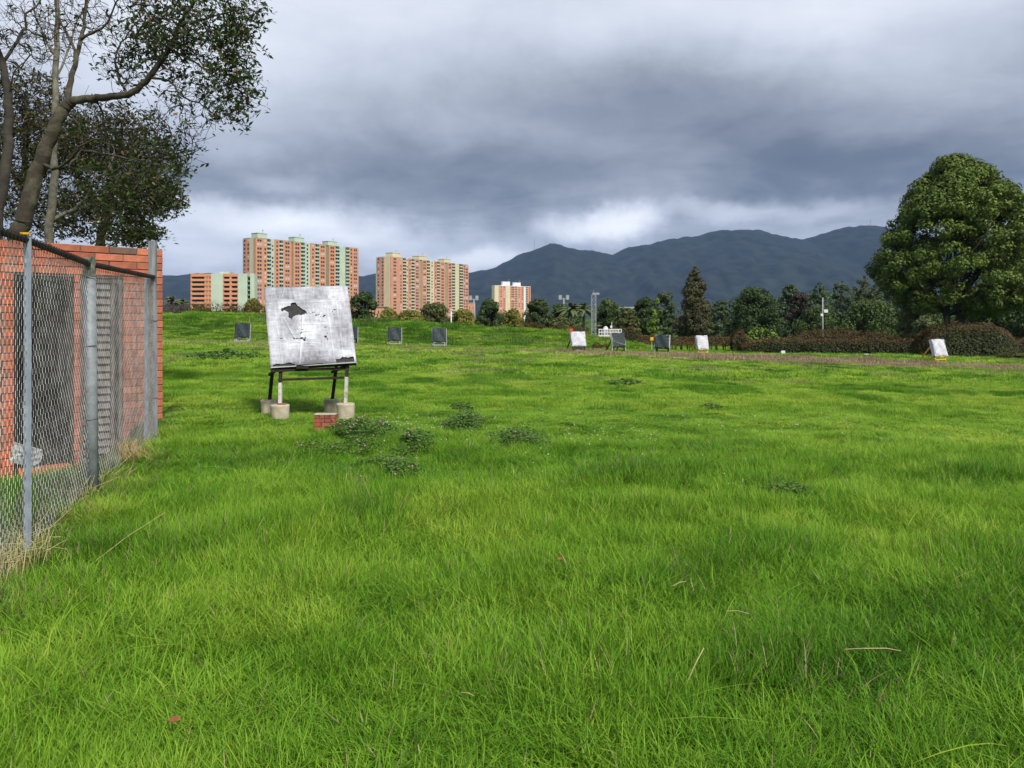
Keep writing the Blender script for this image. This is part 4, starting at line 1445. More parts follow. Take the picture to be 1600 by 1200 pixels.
def brick_building():
    root = empty('brick_building', (A.x, A.y, WZ0))
    tag(root, 'small red brick building with dark open doorway behind the chain-link fence', 'building')
    ro = root.location
    up = Vector((0, 0, 1))
    bl, bh, gap = 0.325, 0.083, 0.012
    s_open = (s_at(116), s_at(22))          # doorway
    s_lou = (s_at(193), s_at(126))          # louvred door leaf beside it
    ztop_open = 1.95
    S_END = 5.0
    # brick mesh variants
    metas = []
    for v in range(5):
        me = bpy.data.meshes.new('brick')
        bm = bmesh.new()
        bmesh.ops.create_cube(bm, size=1)
        rr = random.Random(v)
        bmesh.ops.scale(bm, vec=(bl, 0.11, bh), verts=bm.verts)
        for q in bm.verts:
            q.co += Vector((rr.uniform(-1, 1) * 0.003, rr.uniform(-1, 1) * 0.002, rr.uniform(-1, 1) * 0.002))
        bmesh.ops.bevel(bm, geom=list(bm.edges), offset=0.004, segments=1, affect='EDGES')
        bm.to_mesh(me); bm.free()
        me.materials.append(M['brick'])
        metas.append(me)
    half = {}
    rr = random.Random(5)
    rest = MB()
    n = 0
    courses = int((WZ1 - WZ0) / (bh + gap))
    for c in range(courses):
        z = WZ1 - (c + 0.5) * (bh + gap) + gap / 2
        off = 0.0 if c % 2 == 0 else -(bl + gap) / 2
        s = off
        while s < S_END:
            a, b2 = max(0.0, s), min(S_END, s + bl)
            s += bl + gap
            # cut around openings
            pieces = [(a, b2)]
            if z < ztop_open + 0.02:
                for (o0, o1) in (s_open, s_lou):
                    new = []
                    for (x0, x1) in pieces:
                        if x1 <= o0 or x0 >= o1: new.append((x0, x1))
                        else:
                            if x0 < o0: new.append((x0, o0))
                            if x1 > o1: new.append((o1, x1))
                    pieces = new
            for (x0, x1) in pieces:
                if x1 - x0 < 0.03: continue
                w = x1 - x0
                prd = rr.uniform(-0.004, 0.004)
                p = A + WD * ((x0 + x1) / 2) + WN * (-0.055 + prd)
                if x0 < 2.6 and n < 298:
                    me = rr.choice(metas)
                    if c == 0 and abs((x0 + x1) / 2 - 0.55) < 0.17 and w > 0.3:
                        me = me.copy(); me.materials[0] = M['brick_grey']
                    o = link('brick', me, root, (p.x - ro.x, p.y - ro.y, z - ro.z), (rr.uniform(-.004, .004), 0, WANG))
                    o.scale = (w / bl, 1, 1)
                    n += 1
                else:
                    rest.box((p.x, p.y, z), (w, 0.11, bh), (WD, -WN, up))
    if rest.v:
        rest.build('brick', M['brick'], root, kind='stuff')
    # mortar backing with the openings left free
    bk = MB()
    segs = [(0.0, s_lou[0]), (s_lou[1], s_open[0]), (s_open[1], S_END)]
    for (a, b2) in segs:
        if b2 - a < 0.01: continue
        bk.box(A + WD * ((a + b2) / 2) - WN * 0.072 + up * ((WZ0 + WZ1) / 2 - 0.004), (b2 - a - 0.004, 0.13, WZ1 - WZ0 - 0.012), (WD, -WN, up))
    for (a, b2) in (s_lou, s_open):
        bk.box(A + WD * ((a + b2) / 2) - WN * 0.074 + up * ((ztop_open + WZ1) / 2), (b2 - a + 0.01, 0.12, WZ1 - ztop_open - 0.02), (WD, -WN, up))
    bk.build('mortar', M['mortar'], root)
    # other walls, floor and roof
    w = MB()
    dp = 3.0
    w.box(A + WD * 0.06 - WN * (0.14 + dp / 2) + up * ((WZ0 + WZ1) / 2 - 0.01), (0.12, dp, WZ1 - WZ0 - 0.02), (WD, -WN, up))
    w.box(A + WD * (S_END - 0.06) - WN * (0.14 + dp / 2) + up * ((WZ0 + WZ1) / 2 - 0.01), (0.12, dp, WZ1 - WZ0 - 0.02), (WD, -WN, up))
    w.box(A + WD * (S_END / 2) - WN * (dp + 0.08) + up * ((WZ0 + WZ1) / 2 - 0.01), (S_END - 0.25, 0.12, WZ1 - WZ0 - 0.03), (WD, -WN, up))
    w.build('side_walls', M['brick'], root)
    w = MB()
    w.box(A + WD * (S_END / 2) - WN * (0.15 + dp / 2) + up * (WZ1 - 0.20), (S_END - 0.3, dp - 0.2, 0.1), (WD, -WN, up))
    w.build('roof', M['concrete_dark'], root)
    w = MB()
    w.box(A + WD * (S_END / 2) - WN * (0.15 + dp / 2) + up * (WZ0 + 0.05), (S_END - 0.3, dp - 0.2, 0.1), (WD, -WN, up))
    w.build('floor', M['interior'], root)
    # inner lining coloured near-black as the room's shade
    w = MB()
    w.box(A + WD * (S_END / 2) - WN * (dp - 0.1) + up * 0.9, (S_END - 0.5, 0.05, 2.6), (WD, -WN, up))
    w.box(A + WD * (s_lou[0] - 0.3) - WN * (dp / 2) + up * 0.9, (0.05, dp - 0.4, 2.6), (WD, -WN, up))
    w.build('shade_lining', M['interior'], root)
    # door frame
    w = MB()
    for sx in (s_open[0] + 0.02, s_open[1] - 0.02):
        w.box(A + WD * sx - WN * 0.06 + up * ((ztop_open + WZ0) / 2), (0.035, 0.10, ztop_open - WZ0), (WD, -WN, up))
    w.box(A + WD * ((s_open[0] + s_open[1]) / 2) - WN * 0.06 + up * (ztop_open - 0.02), (s_open[1] - s_open[0] - 0.08, 0.10, 0.035), (WD, -WN, up))
    w.build('door_frame', M['black_steel'], root)
    # threshold
    w = MB()
    w.box(A + WD * ((s_open[0] + s_open[1]) / 2) - WN * 0.02 + up * (WZ0 + 0.09), (s_open[1] - s_open[0] - 0.08, 0.2, 0.13), (WD, -WN, up))
    w.build('threshold', M['brick'], root, bevel=0.01)
    # louvred leaf: frame and slats
    c0 = (s_lou[0] + s_lou[1]) / 2
    wl_ = s_lou[1] - s_lou[0]
    fr = MB()
    for sx in (s_lou[0] + 0.03, s_lou[1] - 0.02, s_lou[0] + 0.12):
        fr.box(A + WD * sx - WN * 0.05 + up * ((ztop_open + WZ0) / 2), (0.035, 0.05, ztop_open - WZ0 - 0.01), (WD, -WN, up))
    fr.box(A + WD * c0 - WN * 0.05 + up * (ztop_open - 0.03), (wl_ - 0.08, 0.048, 0.04), (WD, -WN, up))
    door = fr.build('louvred_door', M['lou_frame'], root)
    sl = None
    for i in range(24):
        z = ztop_open - 0.10 - i * 0.095
        if z < WZ0 + 0.1: break
        if sl is None:
            m_ = MB()
            t = Vector((-WN.x * 0.5, -WN.y * 0.5, 0.86)).normalized()
            m_.box((0, 0, 0), (wl_ - 0.20, 0.012, 0.07), (WD, WD.cross(t).normalized(), t))
            sl = bpy.data.meshes.new('slat'); sl.from_pydata(m_.v, [], m_.f); sl.update(); sl.materials.append(M['slat'])
        p = A + WD * (c0 + 0.05) - WN * 0.05
        link('slat', sl, door, (p.x - ro.x, p.y - ro.y, z - ro.z))
    return root


M['concrete_dark'] = mat('roof_concrete', (0.2, 0.19, 0.18), (0.14, 0.13, 0.12), 0.9, 3)
M['lou_frame'] = mat('rusty_grey_paint', (0.14, 0.12, 0.11), (0.08, 0.06, 0.05), 0.8, 12)
M['slat'] = mat('dusty_grey_slats', (0.22, 0.205, 0.20), (0.11, 0.10, 0.095), 0.8, 12)
brick_building()

# yard floor inside the fence
m_ = MB()
m_.box(A + WD * 1.7 + WN * 0.62 + Vector((0, 0, -0.47)), (4.2, 1.16, 0.1), (WD, -WN, Vector((0, 0, 1))))
tag(m_.build('yard_floor', M['green_floor']), 'dark green yard floor in front of the brick building', kind='structure')


def paper_bag():
    c = Vector(at(51, 712, 4.93)) + Vector((-0.035, 0, 0))      # caught on the inner side of the wire mesh
    m = MB()
    rr = random.Random(3)
    n = 7
    v, f = [], []
    for j in range(n):
        for i in range(n):
            u, w = i / (n - 1) - .5, j / (n - 1) - .5
            v.append(c + Vector((u * 0.115 + w * 0.035 + rr.uniform(-.004, .004) - 0.01 * abs(w), rr.uniform(-.012, .012) + u * 0.10, w * 0.12 - u * 0.07 + rr.uniform(-.006, .006))))
    for j in range(n - 1):
        for i in range(n - 1):
            k = j * n + i
            f.append((k, k + 1, k + n + 1, k + n))
    m.add(v, f)
    o = m.build('plastic_bag', M['paper'])
    s = o.modifiers.new('thick', 'SOLIDIFY'); s.thickness = 0.003
    tag(o, 'crumpled white plastic bag caught on the inside of the wire mesh by the flat post', 'bag')
    return o


paper_bag()


# ------------------------------------------------------------------ chain-link fence
def fence():
    root = empty('chain_link_fence', (-3.33, 6.2, 0))
    tag(root, 'tall chain-link fence with galvanised posts and dark top rail at left', 'fence')
    pts = [Vector((x, y, 0)) for x, y in FENCE]
    seg = [(b - a).length for a, b in zip(pts[:-1], pts[1:])]
    cum = [0]
    for s in seg: cum.append(cum[-1] + s)
    tot = cum[-1]
    top_z = [1.92, 1.905, 1.865, 1.90]

    def P(s):
        for i in range(len(seg)):
            if s <= cum[i + 1] or i == len(seg) - 1:
                t = (s - cum[i]) / seg[i]
                return pts[i].lerp(pts[i + 1], t), top_z[i] + (top_z[i + 1] - top_z[i]) * t
    # woven wires
    dx = 0.034                     # half of a diamond's width
    dz = 0.037
    nw = int(tot / dx)
    nz = int(1.95 / dz)
    S, J = np.meshgrid(np.arange(nw), np.arange(nz + 1), indexing='ij')
    s = (S + (((J + S) % 2) - 0.5) * 1.06 + 0.5) * dx + 0.004 * (fbm(S * 0.7, J * 0.3, 14, 2) - 0.5)
    s = np.clip(s, 0, tot - 0.001)
    px_ = np.interp(s, cum, [p.x for p in pts]); py_ = np.interp(s, cum, [p.y for p in pts])
    tz = np.interp(s, cum, top_z)
    h = tz + 0.10
    wob = 0.020 * (fbm(s * 2.0, J * 0.12, 4, 3) - 0.5)
    z = tz - 0.02 - J * dz + 0.010 * (fbm(s * 3, J * 0.2, 9, 2) - 0.5)
    bend = 0.005 * np.where((J + S) % 2 == 0, 1, -1)
    nx_, ny_ = 0.96, 0.26           # across the fence
    X = px_ + (wob + bend) * nx_; Yv = py_ + (wob + bend) * ny_
    V = np.stack([X, Yv, z], -1)     # (nw, nz+1, 3)
    a = V[:, :-1].reshape(-1, 3); b = V[:, 1:].reshape(-1, 3)
    d = b - a
    d /= np.linalg.norm(d, axis=1, keepdims=True)
    nn = np.array([nx_, ny_, 0.0])
    u = np.cross(d, nn); u /= np.linalg.norm(u, axis=1, keepdims=True)
    w = np.cross(d, u)
    r = 0.0019
    ang = np.arange(3) * 2 * math.pi / 3
    ring = (u[:, None, :] * np.cos(ang)[None, :, None] + w[:, None, :] * np.sin(ang)[None, :, None]) * r
    vv = np.concatenate([a[:, None, :] + ring, b[:, None, :] + ring], 1).reshape(-1, 3) - np.array(root.location)
    i = (np.arange(len(a)) * 6)[:, None]
    k = np.arange(3)[None, :]
    k2 = (k + 1) % 3
    f = np.stack([i + k, i + k2, i + 3 + k2, i + 3 + k], -1).reshape(-1, 4)
    link('wire_mesh', np_mesh('wire_mesh', vv, f, M['wire'], smooth=True), root)
    # top rail
    for i in range(3):
        m = MB()
        p0_, p1_ = pts[i] + Vector((0, 0, top_z[i] + 0.01)), pts[i + 1] + Vector((0, 0, top_z[i + 1] + 0.01))
        m.tube(p0_, p1_, 0.021, n=10)
        m.build('top_rail', M['black_steel'], root, smooth=False)
        # folded wire ends along the rail
        m = MB()
        L = seg[i]
        for q in range(int(L / 0.062)):
            t = (q + 0.5) * 0.062 / L
            c = p0_.lerp(p1_, t)
            m.tube(c + Vector((0.024, 0, 0.02)), c + Vector((0.026, 0.01, -0.05)), 0.0022, n=4)
            m.tube(c + Vector((0.024, 0, 0.02)), c + Vector((-0.02, 0.0, 0.024)), 0.0022, n=4)
        m.build('wire_ties', M['black_steel'], root, kind='stuff')
    # posts
    m = MB()
    m.box((-2.876, 4.66, 0.93), (0.030, 0.008, 2.02), (Vector((0.98, -0.2, 0)), Vector((0.2, 0.98, 0)), Vector((0.0, 0, 1))))
    m.box((-2.861, 4.668, 0.93), (0.004, 0.024, 2.018), (Vector((0.98, -0.2, 0)), Vector((0.2, 0.98, 0)), Vector((0.0, 0, 1))))
    post = m.build('flat_post', M['galv_light'], root)
    m = MB()
    m.box((-2.876, 4.655, 1.95), (0.05, 0.03, 0.012))
    m.build('yellow_cap', M['yellow'], post)
    m = MB()
    m.tube((-3.30, 6.2, -0.12), (-3.33, 6.2, 1.80), 0.046, n=20)
    post = m.build('pipe_post', M['galv'], root, smooth=False)
    for p in post.data.polygons:
        p.use_smooth = len(p.vertices) == 4
    m = MB()
    m.tube((-3.33, 6.2, 1.78), (-3.335, 6.2, 1.905), 0.050, 0.040, n=14)
    m.tube((-3.30, 6.2, 1.895), (-3.36, 6.2, 1.895), 0.045, 0.035, n=10)
    m.build('rail_bracket', M['bracket'], post)
    for zz in (1.74, 1.2, 0.62, 0.20):
        m = MB()
        for q in range(10):
            a0, a1 = q * 0.628, (q + 1) * 0.628
            m.tube((-3.315 + 0.051 * math.cos(a0), 6.2 + 0.051 * math.sin(a0), zz + 0.004 * q), (-3.315 + 0.051 * math.cos(a1), 6.2 + 0.051 * math.sin(a1), zz + 0.004 * (q + 1)), 0.0025, n=5)
        m.build('tie_wire', M['wire_dark'], post)
    m = MB()
    m.box((-4.05, 8.72, 0.93), (0.036, 0.03, 1.92))
    m.build('angle_post', M['galv_light'], root)
    # wooden corner post, knotty and slightly leaning
    m = MB()
    n = 12
    rr = random.Random(2)
    rings = []
    for k in range(12):
        t = k / 11
        c = Vector((-4.055 - 0.01 * t, 8.9, -0.1 + 2.42 * t))
        rings.append([c + Vector((math.cos(a_ * 2 * math.pi / n), math.sin(a_ * 2 * math.pi / n), 0)) * (0.047 * (1 + 0.09 * math.sin(a_ * 2.0 + 1.5 * t * 3) + rr.uniform(-.05, .05))) for a_ in range(n)])
    v = [q for rg in rings for q in rg]
    f = [(k * n + i, k * n + (i + 1) % n, (k + 1) * n + (i + 1) % n, (k + 1) * n + i) for k in range(11) for i in range(n)]
    f.append(tuple(range(11 * n, 12 * n)))
    m.add(v, f)
    wood = m.build('wooden_post', M['old_wood'], root)
    for zz in (1.42, 0.55, 0.12):
        m = MB()
        for q in range(10):
            a0, a1 = q * 0.628, (q + 1) * 0.628
            m.tube((-4.06 + 0.054 * math.cos(a0), 8.9 + 0.054 * math.sin(a0), zz), (-4.06 + 0.054 * math.cos(a1), 8.9 + 0.054 * math.sin(a1), zz), 0.003, n=5)
        m.tube((-4.06, 8.85, zz), (-3.97, 8.70, zz + 0.01), 0.003, n=5)
        m.build('tie_wire', M['wire_dark'], wood)


M['bracket'] = mat('corroded_bracket', (0.20, 0.21, 0.16), (0.08, 0.08, 0.06), 0.8, 25)
M['wire_dark'] = mat('rusty_wire', (0.10, 0.08, 0.07), None, 0.7)
fence()


# ------------------------------------------------------------------ main archery target
def main_target():
    BL, BR = at(422.7, 574.2, 11.10), at(556.5, 566.0, 11.24)
    TL, TR = at(411.5, 448.0, 11.52), at(542.5, 446.0, 11.66)
    gzv = gz(-3, 11.3)
    root = empty('archery_target', (-2.98, 11.35, gzv))
    tag(root, 'large white scuffed archery target with torn dark hole on a steel stand', 'archery target')
    ro = Vector(root.location)
    ex = ((BR - BL) + (TR - TL)).normalized()
    ey = ((TL - BL) + (TR - BR)).normalized()
    nrm = ex.cross(ey).normalized()
    if nrm.y > 0: nrm = -nrm            # towards the camera
    n = 150
    U, Vv = np.meshgrid(np.linspace(0, 1, n + 1), np.linspace(0, 1, n + 1))
    bl, br, tl, tr = [np.array(p) for p in (BL, BR, TL, TR)]
    P = (bl * (1 - U[..., None]) + br * U[..., None]) * (1 - Vv[..., None]) + (tl * (1 - U[..., None]) + tr * U[..., None]) * Vv[..., None]
    # creases: taped overlaps and wrinkles
    def line(u0, v0, u1, v1, w, hgt):
        dx_, dy_ = u1 - u0, v1 - v0
        t = np.clip(((U - u0) * dx_ + (Vv - v0) * dy_) / (dx_ ** 2 + dy_ ** 2), 0, 1)
        d = np.hypot(U - u0 - t * dx_, Vv - v0 - t * dy_) + 0.004 * (fbm(U * 30, Vv * 30, 3, 2) - 0.5)
        return hgt * np.exp(-(d / w) ** 2)
    creases = [(0.43, 0.60, 0.34, 0.02, 0.007, 1), (0.20, 0.60, 0.33, 0.30, 0.006, .8), (0.0, 0.78, 1.0, 0.80, 0.005, .6), (0.0, 0.335, 0.55, 0.32, 0.005, .7), (0.3, 0.30, 0.6, 0.26, 0.006, .7),
               (0.75, 0.0, 0.73, 0.7, 0.005, .4), (0.0, 0.52, 1.0, 0.50, 0.004, .4), (0.88, 0.68, 1.0, 0.76, 0.005, .8), (0.58, 0.9, 0.60, 1.0, 0.005, .6), (0.25, 1.0, 0.21, 0.86, 0.006, .5), (0.86, 0.0, 0.84, 0.99, 0.004, .35), (0.14, 0.02, 0.1, 0.98, 0.004, .35)]
    cr = np.zeros_like(U)
    for c in creases: cr = np.maximum(cr, line(*c))
    wr = fbm(U * 7, Vv * 7, 40, 4) - 0.5
    disp = 0.010 * cr + 0.016 * wr
    edge = np.minimum(np.minimum(U, 1 - U), np.minimum(Vv, 1 - Vv))
    disp -= 0.02 * np.exp(-edge / 0.012)
    P = P + disp[..., None] * np.array(nrm)
    # scuffs
    blocky = vnoise(np.floor(U * 5 + 0.3 * Vv) * 3.1, np.floor(Vv * 6) * 2.3, 12)
    streak = fbm(U * 55, Vv * 14, 51, 4)
    streak2 = fbm(U * 12, Vv * 60, 52, 4)
    g = 0.62 * (fbm(U * 3.4, Vv * 3.4, 50, 5)) + 0.25 * streak + 0.25 * streak2 + 0.20 * blocky - 0.05
    top = sstep(0.72, 0.86, Vv) * 0.16
    low = sstep(0.14, 0.0, Vv) * 0.6 * (0.4 + fbm(U * 9, Vv * 4, 60, 3))
    mid = np.exp(-((Vv - 0.36) / 0.05) ** 2 - ((U - 0.3) / 0.14) ** 2) * 0.28 + np.exp(-((Vv - 0.54) / 0.07) ** 2 - ((U - 0.32) / 0.07) ** 2) * 0.2
    dirt = np.clip((g - 0.42) * 1.9 + top + low + mid - 0.4 * cr, 0, 1)
    # the torn hole, arrow holes, missing bottom strips
    hu, hv = U + 0.06 * (fbm(U * 20, Vv * 20, 70, 4) - 0.5), Vv + 0.07 * (fbm(U * 20, Vv * 20, 71, 4) - 0.5)
    hole = ((hu - 0.330) / 0.102) ** 2 + ((hv - 0.70) / 0.078) ** 2 < 1
    hole |= ((hu - 0.23) / 0.05) ** 2 + ((hv - 0.715) / 0.035) ** 2 < 1
    hole |= ((hu - 0.335) / 0.085) ** 2 + ((hv - 0.672) / 0.062) ** 2 < 1
    hole |= ((hu - 0.31) / 0.05) ** 2 + ((hv - 0.63) / 0.045) ** 2 < 1
    hole |= ((hu - 0.43) / 0.060) ** 2 + ((hv - 0.655) / 0.028) ** 2 < 1
    hole |= ((hu - 0.335) / 0.035) ** 2 + ((hv - 0.77) / 0.03) ** 2 < 1
    hole |= ((hu - 0.695) / 0.021) ** 2 + ((hv - 0.60) / 0.021) ** 2 < 1
    rs = np.random.RandomState(4)
    sp = [(0.55 + 0.18 * (rs.rand() - .5) + 0.02, 0.66 + 0.12 * (rs.rand() - .5)) for _ in range(26)]
    sp += [(0.79 + 0.07 * (rs.rand() - .5), 0.65 + 0.1 * (rs.rand() - .5)) for _ in range(12)]
    sp += [(0.70 + 0.02 * rs.normal(), 0.55 - 0.28 * rs.rand()) for _ in range(16)]
    sp += [(0.38 + 0.05 * rs.normal(), 0.42 + 0.05 * rs.normal()) for _ in range(14)]
    sp += [(0.36 + 0.05 * rs.normal(), 0.325 + 0.008 * rs.normal()) for _ in range(16)]
    sp += [(0.05 + 0.3 * rs.rand(), 0.34 + 0.02 * rs.normal()) for _ in range(8)]
    for (a_, b_) in sp:
        r_ = 0.0045 + 0.006 * rs.rand()
        hole |= ((hu - a_) / (r_ * (1 + rs.rand()))) ** 2 + ((hv - b_) / r_) ** 2 < 1
    hole |= (Vv < np.where(U > 0.5, 0.066, 0.040) * (0.5 + fbm(U * 14, Vv * 3, 90, 3))) & (Vv > 0.012) & (((U > 0.76) & (U < 0.985)) | (U < 0.30) & (U > 0.02))
    hole |= (Vv < 0.016) & (U > 0.3) & (U < 0.62)
    fm = (hole[:-1, :-1] & hole[1:, :-1] & hole[:-1, 1:] & hole[1:, 1:])
    i = np.arange(n)[None, :] + (np.arange(n) * (n + 1))[:, None]
    f = np.stack([i, i + 1, i + n + 2, i + n + 1], -1)[~fm].reshape(-1, 4)
    m, nt, b, out = new_mat('scuffed_white_cover')
    at_ = nt.nodes.new('ShaderNodeAttribute'); at_.attribute_name = 'dirt'
    tcx = nt.nodes.new('ShaderNodeTexCoord')
    nz = nt.nodes.new('ShaderNodeTexNoise'); nz.inputs['Scale'].default_value = 70; nz.inputs['Detail'].default_value = 5
    nt.links.new(tcx.outputs['Object'], nz.inputs['Vector'])
    ma = nt.nodes.new('ShaderNodeMath'); ma.operation = 'MULTIPLY_ADD'
    nt.links.new(nz.outputs['Fac'], ma.inputs[0]); ma.inputs[1].default_value = 0.5
    mb_ = nt.nodes.new('ShaderNodeMath'); mb_.operation = 'SUBTRACT'
    nt.links.new(at_.outputs['Fac'], mb_.inputs[0]); mb_.inputs[1].default_value = 0.25
    nt.links.new(mb_.outputs[0], ma.inputs[2])
    rp = nt.nodes.new('ShaderNodeValToRGB')
    rp.color_ramp.elements[0].color = (0.60, 0.61, 0.655, 1)
    rp.color_ramp.elements[1].color = (0.13, 0.13, 0.15, 1)
    e = rp.color_ramp.elements.new(0.35); e.color = (0.42, 0.425, 0.48, 1)
    nt.links.new(ma.outputs[0], rp.inputs[0])
    nt.links.new(rp.outputs[0], b.inputs['Base Color'])
    b.inputs['Roughness'].default_value = 0.6
    me = np_mesh('cover', P.reshape(-1, 3) - np.array(ro), f, m, smooth=True)
    a_ = me.attributes.new('dirt', 'FLOAT', 'POINT')
    a_.data.foreach_set('value', dirt.ravel().astype(np.float32))
    link('cover', me, root)
    # foam block behind the cover
    th = 0.17
    c = (BL + BR + TL + TR) / 4
    mm = MB()
    fr = [BL, BR, TR, TL]
    cc = [c + (p - c) * 0.985 for p in fr]
    vs = [p - nrm * 0.022 for p in cc] + [p - nrm * th for p in cc]
    mm.add(vs, [(0, 1, 2, 3), (7, 6, 5, 4), (0, 4, 5, 1), (1, 5, 6, 2), (2, 6, 7, 3), (3, 7, 4, 0)])
    mm.build('foam_block', M['foam'], root)
    # the cover wraps round the edges
    mm = MB()
    for (p, q) in ((BL, TL), (TL, TR), (TR, BR)):
        k1, k2 = c + (p - c) * 1.0 - nrm * 0.021, c + (q - c) * 1.0 - nrm * 0.021
        o1, o2 = k1 - nrm * 0.145, k2 - nrm * 0.145
        i1, i2 = c + (p - c) * 0.99, c + (q - c) * 0.99
        mm.add([k1, k2, o2, o1, i1 - nrm * 0.024, i2 - nrm * 0.024, i2 - nrm * 0.166, i1 - nrm * 0.166], [(0, 1, 2, 3), (4, 7, 6, 5), (0, 4, 5, 1), (3, 2, 6, 7), (0, 3, 7, 4), (1, 5, 6, 2)])
    mm.build('cover_edge', M['tarp_white'], root)
    # loose lower hem
    mm = MB()
    mm.tube(BL + Vector((0, 0.01, -0.004)), BR + Vector((0, 0.01, -0.004)), 0.006, n=6)
    mm.build('hem', M['tarp_white'], root)

    # steel stand
    fl = Vector(at(433, 640, 10.97)); fr_ = Vector(at(540.5, 636, 11.22))
    bk = Vector(at(417.5, 632, 11.62)); bkr = Vector(at(519, 628, 11.93))
    def foot(name_, x, y, mat_top):
        z = gz(x, y)
        return Vector((x, y, z))
    feet = {
        'fl': (-3.24, 11.0, 27.5, 430.5, 436), 'fr': (-2.375, 11.24, 26, 0, 0), 'bl': (-3.61, 11.72, 28, 0, 0), 'br': (-2.745, 12.02, 25, 0, 0)}
    blockpos = {}
    for k, (x, y, *_r) in feet.items():
        z = gz(x, y)
        blockpos[k] = Vector((x, y, z))
    # legs
    def leg(p0_, p1_, split=None):
        if split:
            q = p0_.lerp(p1_, split)
            m2 = MB(); m2.bar(p0_, q, 0.045, 0.045, Vector((1, 0, 0)))
            lw = m2.build('leg', M['white_steel'], root)
            m2 = MB(); m2.bar(q, p1_, 0.043, 0.043, Vector((1, 0, 0)))
            m2.build('upper_leg', M['black_steel'], root)
        else:
            m2 = MB(); m2.bar(p0_, p1_, 0.043, 0.043, Vector((1, 0, 0)))
            m2.build('leg', M['black_steel'], root)
    up = Vector((0, 0, 1))
    b_off = -nrm * (th + 0.03)
    tL = BL.lerp(BR, 0.10); tR = BL.lerp(BR, 0.885)
    uL = tL + (TL - BL) * 0.93; uR = tR + (TR - BR) * 0.93
    leg(blockpos['fl'] + up * 0.19, tL + b_off * 0.55 + up * 0.0, 0.62)
    leg(blockpos['fr'] + up * 0.19, tR + b_off * 0.55 + up * 0.0, 0.70)
    m2 = MB(); m2.bar(tL + b_off * 0.9 - up * 0.02, uL + b_off, 0.045, 0.045, Vector((1, 0, 0))); m2.build('upright', M['black_steel'], root)
    m2 = MB(); m2.bar(tR + b_off * 0.9 - up * 0.02, uR + b_off, 0.045, 0.045, Vector((1, 0, 0))); m2.build('upright', M['black_steel'], root)
    leg(blockpos['bl'] + up * 0.19, uL.lerp(tL, 0.25) + b_off * 1.5)
    leg(blockpos['br'] + up * 0.19, uR.lerp(tR, 0.25) + b_off * 1.5)
    # cross bars
    m2 = MB(); m2.bar(Vector(at(423, 579.5, 11.14)), Vector(at(545, 575.5, 11.34)), 0.035, 0.035, up); m2.build('cross_bar', M['black_steel'], root)
    m2 = MB(); m2.bar(Vector(at(434, 593.5, 11.12)), Vector(at(537.5, 590, 11.34)), 0.032, 0.032, up); m2.build('cross_bar', M['black_steel'], root)
    m2 = MB(); m2.bar(Vector(at(421, 585.5, 11.5)), Vector(at(433, 577.5, 11.16)), 0.035, 0.035, up); m2.build('side_brace', M['black_steel'], root)
    m2 = MB(); m2.bar(Vector(at(519, 581.5, 11.75)), Vector(at(540, 571.5, 11.35)), 0.035, 0.035, up); m2.build('side_brace', M['black_steel'], root)
    m2 = MB(); m2.box(Vector(at(473, 573.5, 11.16)), (0.17, 0.05, 0.045)); m2.build('support_shelf', M['black_steel'], root)
    # concrete feet: things of their own, bucket-cast cylinders
    names = {'fl': 'concrete block under the near left leg, with a brick chip on top', 'fr': 'concrete block under the near right leg of the large target',
             'bl': 'concrete block under the rear left leg, left of the others', 'br': 'concrete block under the rear right leg, half behind another'}
    for k, c_ in blockpos.items():
        rt = 0.122
        n_ = 28
        m3 = MB()
        rr = random.Random(len(k) + ord(k[0]) + ord(k[1]))
        prof = [(0.93, -0.05), (1.0, 0.0), (1.01, 0.08), (1.03, 0.15), (1.06, 0.19), (1.05, 0.205), (0.98, 0.212), (0.5, 0.214), (0.0001, 0.213)]
        v, f = [], []
        for (pr, z) in prof:
            for q in range(n_):
                a0 = q * 2 * math.pi / n_
                w = 1 + 0.012 * math.sin(3 * a0 + z * 20) + rr.uniform(-.006, .006)
                v.append(c_ + Vector((math.cos(a0) * rt * pr * w, math.sin(a0) * rt * pr * w, z + (rr.uniform(-.003, .003)))))
        for j in range(len(prof) - 1):
            for q in range(n_):
                f.append((j * n_ + q, j * n_ + (q + 1) % n_, (j + 1) * n_ + (q + 1) % n_, (j + 1) * n_ + q))
        m3.add(v, f)
        o = m3.build('concrete_block', M['concrete'], None, smooth=True)
        # set its origin at its base
        o.data.transform(Matrix.Translation(-c_)); o.location = c_
        tag(o, names[k], 'concrete block', 'concrete blocks under the large target')
    m3 = MB()
    m3.box(blockpos['fl'] + Vector((0.03, -0.02, 0.225)), (0.11, 0.06, 0.018), (Vector((0.97, .2, 0)).normalized(), Vector((-.2, 0.97, 0)).normalized(), up))
    tag(m3.build('brick_chip', M['brick'], bevel=0.004), 'thin broken brick chip lying on the near left concrete block', 'brick')


main_target()


